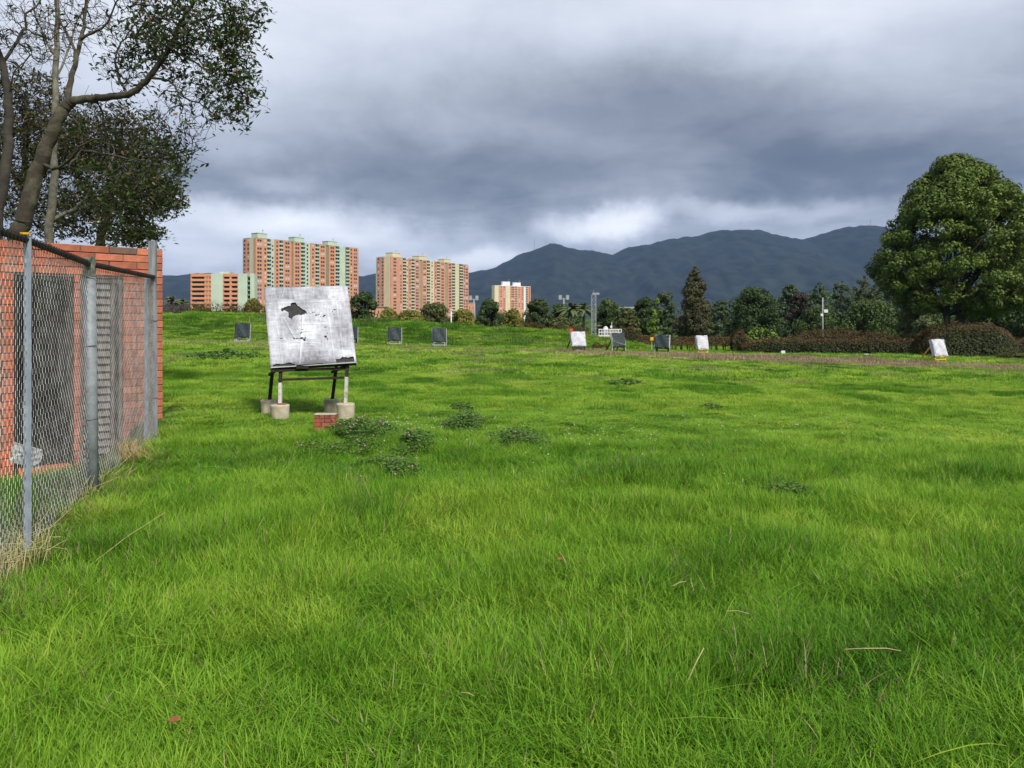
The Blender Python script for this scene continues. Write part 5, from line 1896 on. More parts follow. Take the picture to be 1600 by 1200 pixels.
def brick_block():
    x0, Y0 = (490.5 - 800) / F * 9.6, 9.6
    z = gz(x0, Y0) + 0.04
    root = empty('brick_pier', (x0 + 0.13, Y0 + 0.06, z))
    tag(root, 'small mortared pile of red bricks standing in the grass before the target', 'brick pile')
    m = MB()
    m.box((x0 + 0.13, Y0 + 0.062, z + 0.06), (0.245, 0.112, 0.232))
    m.build('mortar', M['mortar'], root)
    rr = random.Random(4)
    rows = [(0.028, [(0, .125), (.132, .125)]), (0.085, [(0, .085), (.092, .10), (.2, .058)]), (0.135, [(0, .125), (.132, .07), (.209, .05)]), (0.170, [(0, .058), (.065, .06), (.131, .058), (.196, .062)])]
    zz = 0.0
    for r_, (h, lst) in enumerate(((0.05, rows[0][1]), (0.05, rows[1][1]), (0.048, rows[2][1]), (0.046, rows[3][1]))):
        for (o_, w) in lst:
            b = MB()
            b.box((x0 + o_ + w / 2 + rr.uniform(-.002, .002), Y0 + 0.06 + rr.uniform(-.004, .004), z + zz + h / 2), (w - 0.004, 0.125, h - 0.005))
            b.build('brick', M['brick_small'], root, bevel=0.003)
        zz += h
    b = MB()
    b.box((x0 + 0.129, Y0 + 0.06, z + zz + 0.006), (0.262, 0.135, 0.012))
    b.build('mortar_cap', M['concrete'], root, bevel=0.002)


M['brick_small'] = mat('old_red_brick', (0.33, 0.10, 0.055), (0.22, 0.075, 0.045), 0.9, 14, bump=0.003, bscale=80, obj_var=0.25, coord='Object')
brick_block()


# ------------------------------------------------------------------ distant targets
def far_target(label, pxl, pxr, ptop, pbase, Y, cover, frame, yaw=0.0, lean=14, legx=-1, board_t=0.22, hem=True, dark_foot=False, side=None, crease=False):
    """board of about 1.3 m on a frame, with rear legs running back"""
    x = ((pxl + pxr) / 2 - 800) / F * Y
    zb = gz(x, Y)
    W = (pxr - pxl) / F * Y
    zt = ZC + (HZ - ptop) / F * Y
    H = zt - zb
    root = empty('archery_target', (x, Y, zb))
    tag(root, label, 'archery target', 'archery targets standing across the far meadow')
    Rz = Matrix.Rotation(R(yaw), 3, 'Z')
    ex = Rz @ Vector((1, 0, 0))
    ln = R(lean)
    ey = Rz @ Vector((0, math.sin(ln), math.cos(ln)))
    en = Rz @ Vector((0, -math.cos(ln), math.sin(ln)))
    c0 = Vector((x, Y, zb))
    hb = H * 0.31
    Lb = (H - hb) / math.cos(ln)
    base = c0 + Vector((0, 0, hb))
    cen = base + ey * (Lb / 2)
    w2 = W / abs(math.cos(R(yaw)))
    # foam board
    m = MB(); m.box(cen, (w2 * 0.94, Lb * 0.97, board_t), (ex, ey, en)); m.build('board', M[side] if side else M['foam'], root)
    # cover with soft folds
    n = 16
    rs = np.random.RandomState(int(pxl))
    v, f = [], []
    for j in range(n + 1):
        for i in range(n + 1):
            u, q = i / n - .5, j / n - .5
            b_ = (0.03 * math.sin(u * 9 + q * 4 + pxl) + 0.03 * rs.rand())
            ed = max(abs(u), abs(q))
            b_ -= 0.05 * max(0, (ed - 0.44) / 0.06)
            hemw = (0.035 * rs.rand() if (j == 0) else 0)
            v.append(cen + ex * (u * w2) + ey * (q * Lb * 1.02 - hemw) + en * (board_t / 2 + 0.03 + b_))
    for j in range(n):
        for i in range(n):
            k = j * (n + 1) + i
            f.append((k, k + 1, k + n + 2, k + n + 1))
    m = MB(); m.add(v, f)
    # sides and top of the cover
    fw = board_t / 2 + 0.01
    m.box(cen + ey * (Lb * 0.505), (w2 * 1.0, 0.012, board_t + 0.02), (ex, ey, en))
    o = m.build('cover', M[cover], root, smooth=False)
    m = MB()
    for s in (-1, 1):
        m.box(cen + ex * (s * w2 * 0.497), (0.014, Lb * 0.98, board_t + 0.01), (ex, ey, en))
    m.build('cover_side', M[side] if side else M[cover], root)
    # stand
    t = 0.075
    fm = M[frame]
    for s in (-1, 1):
        m = MB()
        p0_ = c0 + ex * (s * w2 * 0.40) - Vector((0, 0, 0.04)) + Rz @ Vector((0, -0.10, 0))
        m.bar(p0_, base + ex * (s * w2 * 0.40) + ey * (Lb * 0.95) - en * (board_t / 2 + 0.04), t, t, ex)
        m.build('leg', fm, root)
        m = MB()
        rear = c0 + ex * (s * w2 * 0.40 + legx * 0.15) + Rz @ Vector((0, 1.25, 0))
        rear.z = gz(rear.x, rear.y) - 0.04
        m.bar(rear, base + ex * (s * w2 * 0.40) + ey * (Lb * 0.62) - en * (board_t / 2 + 0.05), t, t, ex)
        m.build('leg', fm, root)
        m = MB()
        m.bar(rear.lerp(base, 0.12) , c0 + ex * (s * w2 * 0.40) + Vector((0, 0, 0.22)), 0.04, 0.04)
        m.build('side_brace', fm, root)
    for z in (0.26, hb - 0.02):
        m = MB()
        m.bar(c0 + ex * (-w2 * 0.42) + Vector((0, -0.04, z)), c0 + ex * (w2 * 0.42) + Vector((0, -0.04, z)), 0.07, 0.07)
        m.build('cross_bar', fm, root)
    if dark_foot:
        m = MB()
        m.box(c0 + Vector((0, 0.1, 0.22)), (w2 * 0.5, 0.3, 0.42))
        m.build('counterweight', M['foam'], root)
    if crease:
        m = MB()
        m.bar(cen + ex * (-w2 * 0.45) + ey * (-Lb * 0.12) + en * (board_t / 2 + 0.07), cen + ex * (w2 * 0.45) + ey * (-Lb * 0.42) + en * (board_t / 2 + 0.07), 0.035, 0.03)
        m.build('tie_strap', M['grey_steel'], root)
    if cover == 'tarp' and frame != 'yellow':
        for s in (-1, 1):
            m = MB()
            m.bar(base + ex * (s * w2 * 0.52) - Vector((0, 0, hb * 0.6)), base + ex * (s * w2 * 0.52) + ey * Lb, 0.05, 0.05, ex)
            m.build('side_rail', M['steel_dull'], root)
    return root


M['steel_dull'] = mat('dull_white_steel', (0.42, 0.43, 0.43), (0.3, 0.3, 0.3), 0.6, 3)
far_target('dark-covered archery target in front of the grassy mound, leftmost of the far row', 367, 390, 505.5, 535.5, 68, 'tarp', 'steel_dull', 0, 10)
far_target('dark archery target mostly hidden behind the large white target', 537, 558.5, 511, 536, 70, 'tarp', 'black_steel', 0, 10)
far_target('dark-covered target on the grass before the cream tower, left one of the pair', 606, 627, 512, 541, 68, 'tarp', 'steel_dull', 4, 12)
far_target('dark-covered archery target below the white lamp post, right one of the pair', 676, 697, 513.5, 541, 68, 'tarp', 'steel_dull', 8, 14)
far_target('white-faced distant archery target with dark legs, left of the folded dark cover', 893, 916, 519, 551, 67, 'tarp_white', 'black_steel', 20, 16, dark_foot=True)
far_target('dark target with diagonal strap and white left edge beside the railed platform', 957, 978, 520.5, 551, 68, 'tarp', 'black_steel', 24, 16, side='tarp_white', crease=True)
far_target('dark-covered target with a white right edge before the rusty hedge', 1024, 1045, 523.5, 552, 68, 'tarp', 'black_steel', -22, 12, side='tarp_white')
far_target('white-faced target on a yellow frame beside the rusty hedge, farther one', 1089, 1108, 525, 553, 67, 'tarp_white', 'yellow', 20, 16)
far_target('white-faced target on a yellow frame before the big round bush, nearest of the far ones', 1457, 1481, 531, 572, 51, 'tarp_white', 'yellow', 18, 16)


# ------------------------------------------------------------------ masts, poles, small things on the far side
def lamp_post():
    p = at(705, 512, 92); z = gz(p.x, 92)
    root = empty('lamp_post', (p.x, 92, z))
    tag(root, 'thin white lamp post rising behind the mound, in front of the cream tower', 'post')
    m = MB(); m.tube((p.x, 92, z - 0.1), (p.x, 92, at(0, 484, 92).z), 0.075, 0.06, 10); m.build('pole', M['steel_white'], root, smooth=True)
    m = MB(); m.box((p.x, 92, at(0, 483.4, 92).z), (0.35, 0.3, 0.12)); m.build('lamp_head', M['steel_white'], root)


lamp_post()


def lattice(px, py0, py1, Y, label):
    x = (px - 800) / F * Y
    z0, z1 = gz(x, Y), at(0, py0, Y).z
    root = empty('lattice_mast', (x, Y, z0))
    tag(root, label, 'mast')
    w = 0.24
    cs = [(-w, -w), (w, -w), (w, w), (-w, w)]
    m = MB()
    for cx_, cy_ in cs:
        m.tube((x + cx_, Y + cy_, z0 - 0.1), (x + cx_, Y + cy_, z1), 0.035, n=5)
    m.build('rails', M['steel_mast'], root)
    n = 11
    for k in range(n):
        a, b_ = z0 + (z1 - z0) * k / n, z0 + (z1 - z0) * (k + 1) / n
        m = MB()
        for q in range(4):
            c0, c1 = cs[q], cs[(q + 1) % 4]
            if k % 2: c0, c1 = c1, c0
            m.tube((x + c0[0], Y + c0[1], a), (x + c1[0], Y + c1[1], b_), 0.028, n=4)
            m.tube((x + c0[0], Y + c0[1], b_), (x + c1[0], Y + c1[1], b_), 0.025, n=4)
        m.build('lattice_bay', M['steel_mast'], root)
    m = MB(); m.tube((x, Y, z1), (x, Y, at(0, 452, Y).z), 0.03, 0.015, 5); m.build('antenna', M['grey_steel'], root)
    m = MB(); m.box((x + 0.25, Y, z1 + 0.15), (0.8, 0.15, 0.2)); m.build('wind_vane', M['grey_steel'], root)
    m = MB(); m.tube((x, Y, at(0, 509.5, Y).z), (x + 0.95, Y, at(0, 509, Y).z), 0.025, n=5); m.build('side_arm', M['steel_mast'], root)


M['steel_mast'] = mat('pale_galvanised_mast', (0.34, 0.36, 0.38), (0.24, 0.26, 0.28), 0.6, 2)
lattice(927.5, 461, 522, 88, 'slender grey lattice mast standing by the white railed platform')


def floodlight(px, ptop, Y, label, heads, arm=False):
    x = (px - 800) / F * Y
    z0, z1 = gz(x, Y), at(0, ptop, Y).z
    root = empty('floodlight_mast', (x, Y, z0))
    tag(root, label, 'floodlight')
    m = MB(); m.tube((x, Y, z0 - 0.1), (x, Y, z1), 0.35, 0.2, 8); m.build('pole', M['steel_mast'], root, smooth=True)
    for dx in heads:
        m = MB()
        m.box((x + dx, Y - 0.3, z1 + 0.3), (1.0, 0.4, 1.5))
        m.build('lamp_panel', M['steel_mast'], root)
    m = MB(); m.tube((x + min(heads), Y, z1 - 0.2), (x + max(heads), Y, z1 - 0.2), 0.14, n=6); m.build('cross_arm', M['steel_mast'], root)


floodlight(740.5, 467, 260, 'pale floodlight mast between the cream tower and the mountain', (-1.1, 1.0))
floodlight(881, 466, 260, 'pale floodlight mast above the trees left of the lattice mast', (-1.2, 1.2))


def service_platform():
    Y = 84
    a, b_ = at(936, 513, Y), at(971, 513, Y)
    zb = gz((a.x + b_.x) / 2, Y)
    zf = at(0, 524, Y).z
    zt = at(0, 515, Y).z
    root = empty('railed_platform', ((a.x + b_.x) / 2, Y, zb))
    tag(root, 'white railed platform with a cream box and small dome beside the mast', 'platform')
    m = MB(); m.box(((a.x + b_.x) / 2, Y + 0.8, (zb + zf) / 2 - 0.05), (b_.x - a.x, 1.7, zf - zb + 0.1)); m.build('base', M['white_render'], root)
    n = 9
    for i in range(n):
        x = a.x + (b_.x - a.x) * i / (n - 1)
        m = MB(); m.box((x, Y, (zf + zt) / 2), (0.07, 0.07, zt - zf)); m.build('post', M['steel_white'], root)
    for z in (zt, (zf + zt) / 2):
        m = MB(); m.box(((a.x + b_.x) / 2, Y, z + 0.03), (b_.x - a.x + 0.08, 0.09, 0.08)); m.build('rail', M['steel_white'], root)
    m = MB(); m.box((at(959, 0, Y).x, Y + 0.5, (zf + zt) / 2 + 0.05), (1.15, 0.7, zt - zf + 0.02)); m.build('cabinet', M['cream'], root)
    m = MB(); m.tube((at(947, 0, Y).x, Y + 0.4, zf), (at(947, 0, Y).x, Y + 0.4, at(0, 511.5, Y).z), 0.3, 0.24, 12); m.tube((at(947, 0, Y).x, Y + 0.4, at(0, 511.5, Y).z), (at(947, 0, Y).x, Y + 0.4, at(0, 509.8, Y).z), 0.2, 0.1, 12)
    m.build('dome', M['steel_white'], root, smooth=True)
    m = MB(); m.tube((at(956.5, 0, Y).x, Y + 0.4, zt), (at(956.5, 0, Y).x, Y + 0.4, at(0, 503, Y).z), 0.03, n=6); m.box((at(955.8, 0, Y).x, Y + 0.4, at(0, 510.5, Y).z), (0.2, 0.15, 0.22)); m.build('instrument', M['steel_white'], root)


service_platform()


def cctv_pole():
    Y = 92
    x = (1285.5 - 800) / F * Y
    zb = gz(x, Y)
    root = empty('utility_pole', (x, Y, zb))
    tag(root, 'thin grey pole carrying two white boxes above the rusty hedge', 'pole')
    m = MB(); m.tube((x, Y, zb - 0.1), (x, Y, at(0, 465, Y).z), 0.11, 0.07, 8); m.build('pole', M['steel_mast'], root, smooth=True)
    m = MB(); m.box((at(1289.5, 0, Y).x, Y - 0.1, at(0, 486, Y).z), (0.42, 0.25, 0.36)); m.build('equipment_box', M['steel_white'], root)
    m = MB(); m.box((at(1283, 0, Y).x, Y - 0.15, at(0, 492, Y).z), (0.26, 0.25, 0.28)); m.build('camera_box', M['steel_white'], root)


cctv_pole()


def small_box(name, px, py0, py1, Y, w, material, label, cat, stake=True):
    x = (px - 800) / F * Y
    zb = gz(x, Y)
    root = empty(name, (x, Y, zb))
    tag(root, label, cat)
    z0, z1 = at(0, py1, Y).z, at(0, py0, Y).z
    m = MB(); m.box((x, Y, (z0 + z1) / 2), (w, 0.08, z1 - z0)); m.build('panel', material, root, bevel=0.01)
    m = MB(); m.tube((x, Y + 0.07, zb - 0.05), (x, Y + 0.07, (z0 + z1) / 2), 0.025, n=6); m.build('stake', M['steel_dull'], root)


small_box('distance_marker', 1223.5, 548, 553.5, 71, 0.36, M['steel_white'], 'small square white distance marker on the grass before the long hedge', 'marker')
small_box('distance_marker', 1353.5, 553, 558, 68, 0.40, M['steel_white'], 'small low white marker on the grass below the middle of the long hedge', 'marker')
small_box('yellow_marker', 1018.5, 527, 532, 71, 0.28, M['yellow'], 'small yellow marker just left of the dark-covered target', 'marker')
small_box('red_flag_marker', 892.5, 513.5, 519.5, 76, 0.30, M['red'], 'small red marker flag behind the white-faced target', 'flag')

# thin masts on the mountain crest
for k, (px, pt, pb, lab) in enumerate(((835, 373, 389, 'tallest thin mast on the left mountain summit'), (853, 374, 384, 'thin mast on the summit, just right of the tallest one'), (864, 377, 384, 'shortest mast on the left mountain summit'), (1360, 342, 354, 'thin mast on the right mountain crest beside the great tree'))):
    Y = 5560
    x = (px - 800) / F * Y
    root = empty('radio_mast', (x, Y, at(0, pb + 2, Y).z - 20))
    tag(root, lab, 'radio mast')
    m = MB(); m.tube(root.location, (x, Y, at(0, pt, Y).z), 3.0, 1.6, 5); m.build('pole', M['grey_steel'], root)
    m = MB(); m.box((x, Y, at(0, (pt + pb) / 2, Y).z), (7, 3, 5)); m.build('dish_frame', M['grey_steel'], root)


def marker_cane(px, ptop, pbase, Y, label):
    x = (px - 800) / F * Y
    m = MB(); z = gz(x, Y); m.tube((x, Y, z - 0.05), (x + 0.02, Y, at(0, ptop, Y).z), 0.022, n=5)
    o = m.build('cane', M['straw']); tag(o, label, 'cane')


marker_cane(389.5, 494, 520, 74, 'thin bare cane standing right behind the leftmost dark target')


# ------------------------------------------------------------------ grass
def grass_material():
    m, nt, b, out = new_mat('grass_blades')
    n, l = nt.nodes, nt.links
    at1 = n.new('ShaderNodeAttribute'); at1.attribute_name = 'tint'; at1.attribute_type = 'INSTANCER'
    at2 = n.new('ShaderNodeAttribute'); at2.attribute_name = 'dry'; at2.attribute_type = 'INSTANCER'
    at3 = n.new('ShaderNodeAttribute'); at3.attribute_name = 'tone'
    def mth(op, a, b_, clamp=False):
        q = n.new('ShaderNodeMath'); q.operation = op; q.use_clamp = clamp
        for i, v in enumerate((a, b_)):
            if isinstance(v, (int, float)): q.inputs[i].default_value = v
            else: l.new(v, q.inputs[i])
        return q.outputs[0]
    def ramp(f, stops):
        r = n.new('ShaderNodeValToRGB')
        els = r.color_ramp.elements
        els[0].position, els[0].color = stops[0][0], (*stops[0][1], 1)
        els[1].position, els[1].color = stops[-1][0], (*stops[-1][1], 1)
        for p, c in stops[1:-1]:
            e = els.new(p); e.color = (*c, 1)
        l.new(f, r.inputs[0])
        return r.outputs[0]
    t = mth('ADD', mth('MULTIPLY', at1.outputs['Fac'], 0.72), mth('MULTIPLY', at3.outputs['Fac'], 0.34), True)
    green = ramp(t, [(0.0, (0.028, 0.085, 0.008)), (0.30, (0.080, 0.215, 0.014)), (0.6, (0.180, 0.355, 0.026)), (1.0, (0.37, 0.490, 0.060))])
    dry = ramp(at3.outputs['Fac'], [(0.0, (0.16, 0.105, 0.08)), (0.45, (0.31, 0.23, 0.15)), (0.85, (0.52, 0.44, 0.25)), (1.0, (0.30, 0.15, 0.13))])
    # single dead blades everywhere, more of them where the patch is dry
    th = mth('ADD', mth('MULTIPLY', at2.outputs['Fac'], 1.05), 0.007)
    at4 = n.new('ShaderNodeAttribute'); at4.attribute_name = 'pick_dry'
    isdry = mth('LESS_THAN', at4.outputs['Fac'], th)
    mx = n.new('ShaderNodeMix'); mx.data_type = 'RGBA'
    l.new(isdry, mx.inputs['Factor'])
    l.new(green, mx.inputs['A']); l.new(dry, mx.inputs['B'])
    l.new(mx.outputs['Result'], b.inputs['Base Color'])
    b.inputs['Roughness'].default_value = 0.5
    b.inputs['Specular IOR Level'].default_value = 0.12
    tr = n.new('ShaderNodeBsdfTranslucent')
    l.new(mx.outputs['Result'], tr.inputs['Color'])
    ms = n.new('ShaderNodeMixShader'); ms.inputs[0].default_value = 0.32
    l.new(b.outputs[0], ms.inputs[1]); l.new(tr.outputs[0], ms.inputs[2])
    l.new(ms.outputs[0], out.inputs['Surface'])
    return m


def blades(rs, nb, rad, hmin, hmax, w, lean, segs=3, curl=0.5, sway=None):
    """one tuft patch: nb blades in a disc of radius rad"""
    a = rs.rand(nb) * 2 * math.pi
    r = rad * np.sqrt(rs.rand(nb))
    x0, y0 = np.cos(a) * r, np.sin(a) * r
    h = hmin + (hmax - hmin) * rs.beta(2.2, 2.0, nb)
    sway = sway if sway is not None else rs.normal(size=2) * 0.5
    dx = rs.normal(size=nb) + sway[0] + x0 / rad * 0.5
    dy = rs.normal(size=nb) + sway[1] + y0 / rad * 0.5
    dl = np.hypot(dx, dy) + 1e-6
    dx, dy = dx / dl, dy / dl
    ln = lean * (0.25 + 1.1 * rs.rand(nb))
    cv = curl * rs.rand(nb)
    wa = rs.rand(nb) * math.pi
    # width direction roughly across the lean, with twist
    tw = rs.normal(size=nb) * 0.5
    wx, wy = -dy * np.cos(tw) + dx * np.sin(tw), dx * np.cos(tw) + dy * np.sin(tw)
    vs = []
    for k in range(segs + 1):
        t = k / segs
        horiz = h * (ln * t + cv * t * t * 0.9)
        z = h * (t - 0.35 * (ln + cv) * t * t)
        ww = w * (0.6 + 0.5 * rs.rand(nb)) if k == 0 else ww
        wk = ww * (1.0 - 0.55 * t) * 0.5 if k < segs else ww * 0.02
        cx, cy = x0 + dx * horiz, y0 + dy * horiz
        if k < segs:
            vs.append(np.stack([cx - wx * wk, cy - wy * wk, z - 0.01], 1))
            vs.append(np.stack([cx + wx * wk, cy + wy * wk, z - 0.01], 1))
        else:
            vs.append(np.stack([cx, cy, z - 0.01], 1))
    V = np.stack(vs, 1)                 # nb, 2*segs+1, 3
    nv = 2 * segs + 1
    base = (np.arange(nb) * nv)[:, None]
    quads = []
    for k in range(segs - 1):
        quads.append(base + np.array([[2 * k, 2 * k + 1, 2 * k + 3, 2 * k + 2]]))
    tris = base + np.array([[2 * segs - 2, 2 * segs - 1, 2 * segs]])
    return V.reshape(-1, 3), np.concatenate(quads) if quads else np.zeros((0, 4), int), tris, nv


def scatter_object(name, variants, pts, material, label, cat):
    """variants: list of (V, quads, tris, tone_per_vert_group) ; pts: dict of arrays. One mesh holds the variants and the scatter points."""
    allv, quads, tris, qid, tid, qt, tt, qd, td = [], [], [], [], [], [], [], [], []
    off = 0
    rs = np.random.RandomState(99)
    for vid, (V, q, t, nv) in enumerate(variants):
        nb = len(V) // nv
        tone = rs.rand(nb); dry = rs.rand(nb)
        allv.append(V)
        if len(q):
            quads.append(q + off); bi = q[:, 0] // nv
            qid.append(np.full(len(q), vid)); qt.append(tone[bi]); qd.append(dry[bi])
        tris.append(t + off); bi = t[:, 0] // nv
        tid.append(np.full(len(t), vid)); tt.append(tone[bi]); td.append(dry[bi])
        off += len(V)
    nvar = off
    P = pts['pos']
    allv.append(P)
    v = np.concatenate(allv)
    q = np.concatenate(quads) if quads else np.zeros((0, 4), int)
    t = np.concatenate(tris)
    me = np_mesh(name, v, [q, t], material, attrs={
        'tone': np.concatenate((qt + tt)), 'pick_dry': np.concatenate((qd + td))})
    a = me.attributes.new('vid', 'INT', 'FACE')
    a.data.foreach_set('value', np.concatenate(qid + tid).astype(np.int32))
    n = len(v)
    def pattr(nm, typ, arr, dim=1):
        full = np.zeros((n, dim), dtype=np.float32 if typ != 'INT' else np.int32)
        full[nvar:] = np.asarray(arr).reshape(-1, dim)
        a_ = me.attributes.new(nm, typ, 'POINT')
        a_.data.foreach_set('vector' if typ == 'FLOAT_VECTOR' else 'value', full.ravel())
    pattr('is_pt', 'FLOAT', np.ones(len(P)))
    pattr('rot', 'FLOAT_VECTOR', pts['rot'], 3)
    pattr('scl', 'FLOAT_VECTOR', pts['scl'], 3)
    pattr('pick', 'INT', pts['pick'])
    pattr('tint', 'FLOAT', pts['tint'])
    pattr('dry', 'FLOAT', pts['dry'])
    o = link(name, me)
    ng = bpy.data.node_groups.new(name + '_scatter', 'GeometryNodeTree')
    ng.interface.new_socket('Geometry', in_out='INPUT', socket_type='NodeSocketGeometry')
    ng.interface.new_socket('Geometry', in_out='OUTPUT', socket_type='NodeSocketGeometry')
    nn, ll = ng.nodes, ng.links
    gi, go = nn.new('NodeGroupInput'), nn.new('NodeGroupOutput')
    def named(nm, typ):
        x = nn.new('GeometryNodeInputNamedAttribute'); x.data_type = typ
        x.inputs['Name'].default_value = nm
        return x.outputs['Attribute']
    sep = nn.new('GeometryNodeSeparateGeometry'); sep.domain = 'POINT'
    cmp_ = nn.new('FunctionNodeCompare'); cmp_.data_type = 'FLOAT'; cmp_.operation = 'GREATER_THAN'
    cmp_.inputs[1].default_value = 0.5
    ll.new(named('is_pt', 'FLOAT'), cmp_.inputs[0])
    ll.new(gi.outputs[0], sep.inputs['Geometry'])
    ll.new(cmp_.outputs[0], sep.inputs['Selection'])
    sp = nn.new('GeometryNodeSplitToInstances'); sp.domain = 'FACE'
    ll.new(sep.outputs['Inverted'], sp.inputs['Geometry'])
    ll.new(named('vid', 'INT'), sp.inputs['Group ID'])
    iop = nn.new('GeometryNodeInstanceOnPoints')
    ll.new(sep.outputs['Selection'], iop.inputs['Points'])
    ll.new(sp.outputs['Instances'], iop.inputs['Instance'])
    iop.inputs['Pick Instance'].default_value = True
    ll.new(named('pick', 'INT'), iop.inputs['Instance Index'])
    e2r = nn.new('FunctionNodeEulerToRotation')
    ll.new(named('rot', 'FLOAT_VECTOR'), e2r.inputs[0])
    ll.new(e2r.outputs[0], iop.inputs['Rotation'])
    ll.new(named('scl', 'FLOAT_VECTOR'), iop.inputs['Scale'])
    ll.new(iop.outputs[0], go.inputs[0])
    md = o.modifiers.new('scatter', 'NODES')
    md.node_group = ng
    tag(o, label, cat, kind='stuff')
    return o


GRASS = grass_material()


def grass():
    rs = np.random.RandomState(3)
    var = []
    # 0-9: long lush tufts
    for k in range(10):
        var.append(blades(rs, 330, 0.19, 0.05, 0.19, 0.0050, 0.42, 4, 0.75))
    # 10-17: short mown turf
    for k in range(8):
        var.append(blades(rs, 420, 0.26, 0.03, 0.085, 0.0060, 0.6, 3, 0.6))
    # 18-23: coarse tufts for farther away
    for k in range(6):
        var.append(blades(rs, 260, 0.5, 0.04, 0.15, 0.017, 0.7, 2, 0.5))
    # 24-27: far patches
    for k in range(4):
        var.append(blades(rs, 260, 0.9, 0.05, 0.20, 0.035, 0.7, 2, 0.4))
    # 28-31: loose long arching blades standing out of the sward
    for k in range(4):
        var.append(blades(rs, 34, 0.22, 0.13, 0.27, 0.0062, 0.8, 5, 1.3))
    P, SC, RT, PK, TI, DR = [], [], [], [], [], []

    def region(y0, y1, spacing, sel, hfun, pad=1.12):
        y = y0
        pts = []
        while y < y1:
            half = 0.65 * y * pad + 0.6
            n = max(2, int(2 * half / spacing))
            xs = -half + (np.arange(n) + rs.rand(n) * 1.0) * (2 * half / n)
            ys = y + rs.rand(n) * spacing
            pts.append(np.stack([xs, ys], 1))
            y += spacing
        p = np.concatenate(pts)
        x, yy = p[:, 0], p[:, 1]
        d = fence_x(yy) - x
        keep = np.hypot(x + 2.33, yy - 9.6) > 0.2
        keep &= ~((d > -0.02) & (yy < 12.5) & (yy > 7.0)) 
        keep &= ~((d > 2.5) & (yy <= 7.0))
        x, yy, d = x[keep], yy[keep], d[keep]
        # leave the concrete feet free
        z = ground(x, yy)
        dry = dryness(x, yy)
        n1 = fbm(x * 0.55, yy * 0.55, 101, 4)
        n2 = fbm(x * 1.9, yy * 1.9, 111, 3)
        n3 = fbm(x * 0.12, yy * 0.10, 121, 3)
        hs = hfun(x, yy, n1, n2)
        lush = sstep(10.5, 7.0, yy)
        tuft = sstep(0.575, 0.68, fbm(x * 0.9, yy * 0.5, 131, 4)) * sstep(9, 20, yy)
        tint = 0.74 + 0.30 * (n3 - 0.5) + 0.50 * (n1 - 0.5) - 0.17 * lush - 0.55 * tuft - 0.22 * sstep(0.52, 0.72, n2) + 0.5 * (fbm(x * 3.1, yy * 3.1, 161, 2) - 0.5)
        # cooler rougher grass on the mound, yellow flush around the dry strip
        mound = sstep(71, 75, yy) * sstep(16, 8, x)
        bd = band_dist(x, yy)
        tint = tint + 0.10 * sstep(8, 14, yy) + 0.22 * np.exp(-(bd / 6.0) ** 2) - 0.32 * mound * sstep(0.35, 0.6, fbm(x * 0.2, yy * 0.3, 141, 3))
        tint = tint - 0.35 * sstep(66, 72, yy) * sstep(14, 20, x) * 0.4
        dry = np.maximum(dry, 0.05 * sstep(0.5, 0.8, n2))
        dry = np.maximum(dry, 0.22 * mound * sstep(0.45, 0.7, fbm(x * 0.25, yy * 0.4, 181, 4)))
        dry = np.maximum(dry, 0.55 * np.exp(-(bd / 6.5) ** 2) * sstep(0.38, 0.62, fbm(x * 0.22, yy * 0.35, 151, 4)) * (x < 24))
        # taller weeds in the dry strip and against the fence
        hs = hs * (1 + 0.9 * tuft) * (1 + 0.5 * dry * (yy > 30))
        nearf = np.exp(-((d) / 0.28) ** 2) * (yy < 9.5)
        hs = hs * (1 + 0.35 * nearf * sstep(5.2, 6.5, yy) - 0.35 * nearf * (yy < 5.4))
        dry = np.clip(dry + 0.30 * nearf * sstep(0.35, 0.6, n2), 0, 1)
        pk = sel(x, yy, rs, hs)
        tilt = rs.normal(size=(len(x), 2)) * 0.08
        rot = np.stack([tilt[:, 0], tilt[:, 1], rs.rand(len(x)) * 6.283], 1)
        wsc = 0.85 + 0.35 * rs.rand(len(x))
        P.append(np.stack([x, yy, z], 1)); RT.append(rot); PK.append(pk)
        SC.append(np.stack([wsc, wsc, hs], 1)); TI.append(np.clip(tint + 0.12 * rs.normal(size=len(x)), 0, 1.1)); DR.append(dry)

    def h_near(x, y, n1, n2):
        lush = sstep(10.0, 7.2, y)
        return (0.34 + 0.66 * lush) * (0.30 + 1.35 * n1) * (0.35 + 1.3 * n2) * (0.75 + 0.5 * fbm(x * 4.5, y * 4.5, 171, 2))
    region(1.6, 8.5, 0.155, lambda x, y, r, h: r.randint(0, 10, len(x)), h_near)
    region(2.0, 8.8, 0.42, lambda x, y, r, h: r.randint(28, 32, len(x)), lambda x, y, a, b: 0.55 + 0.7 * a)
    region(8.5, 13.0, 0.19, lambda x, y, r, h: np.where(r.rand(len(x)) < sstep(10.5, 8.5, y), r.randint(0, 10, len(x)), r.randint(10, 18, len(x))), lambda x, y, a, b: 0.34 + 0.35 * a * b * 2 + 0.4 * sstep(10.5, 8.5, y))
    region(13.0, 24.0, 0.27, lambda x, y, r, h: r.randint(10, 18, len(x)), lambda x, y, a, b: 0.65 + 0.9 * a * (0.5 + b))
    region(24.0, 46.0, 0.50, lambda x, y, r, h: r.randint(18, 24, len(x)), lambda x, y, a, b: 0.45 + 0.8 * a * (0.5 + b))
    region(46.0, 100.0, 0.80, lambda x, y, r, h: r.randint(24, 28, len(x)), lambda x, y, a, b: 0.45 + 0.9 * a * (0.5 + b) + 0.6 * sstep(71, 76, y) * (x < 14))
    pts = dict(pos=np.concatenate(P), rot=np.concatenate(RT), scl=np.concatenate(SC), pick=np.concatenate(PK), tint=np.concatenate(TI), dry=np.concatenate(DR))
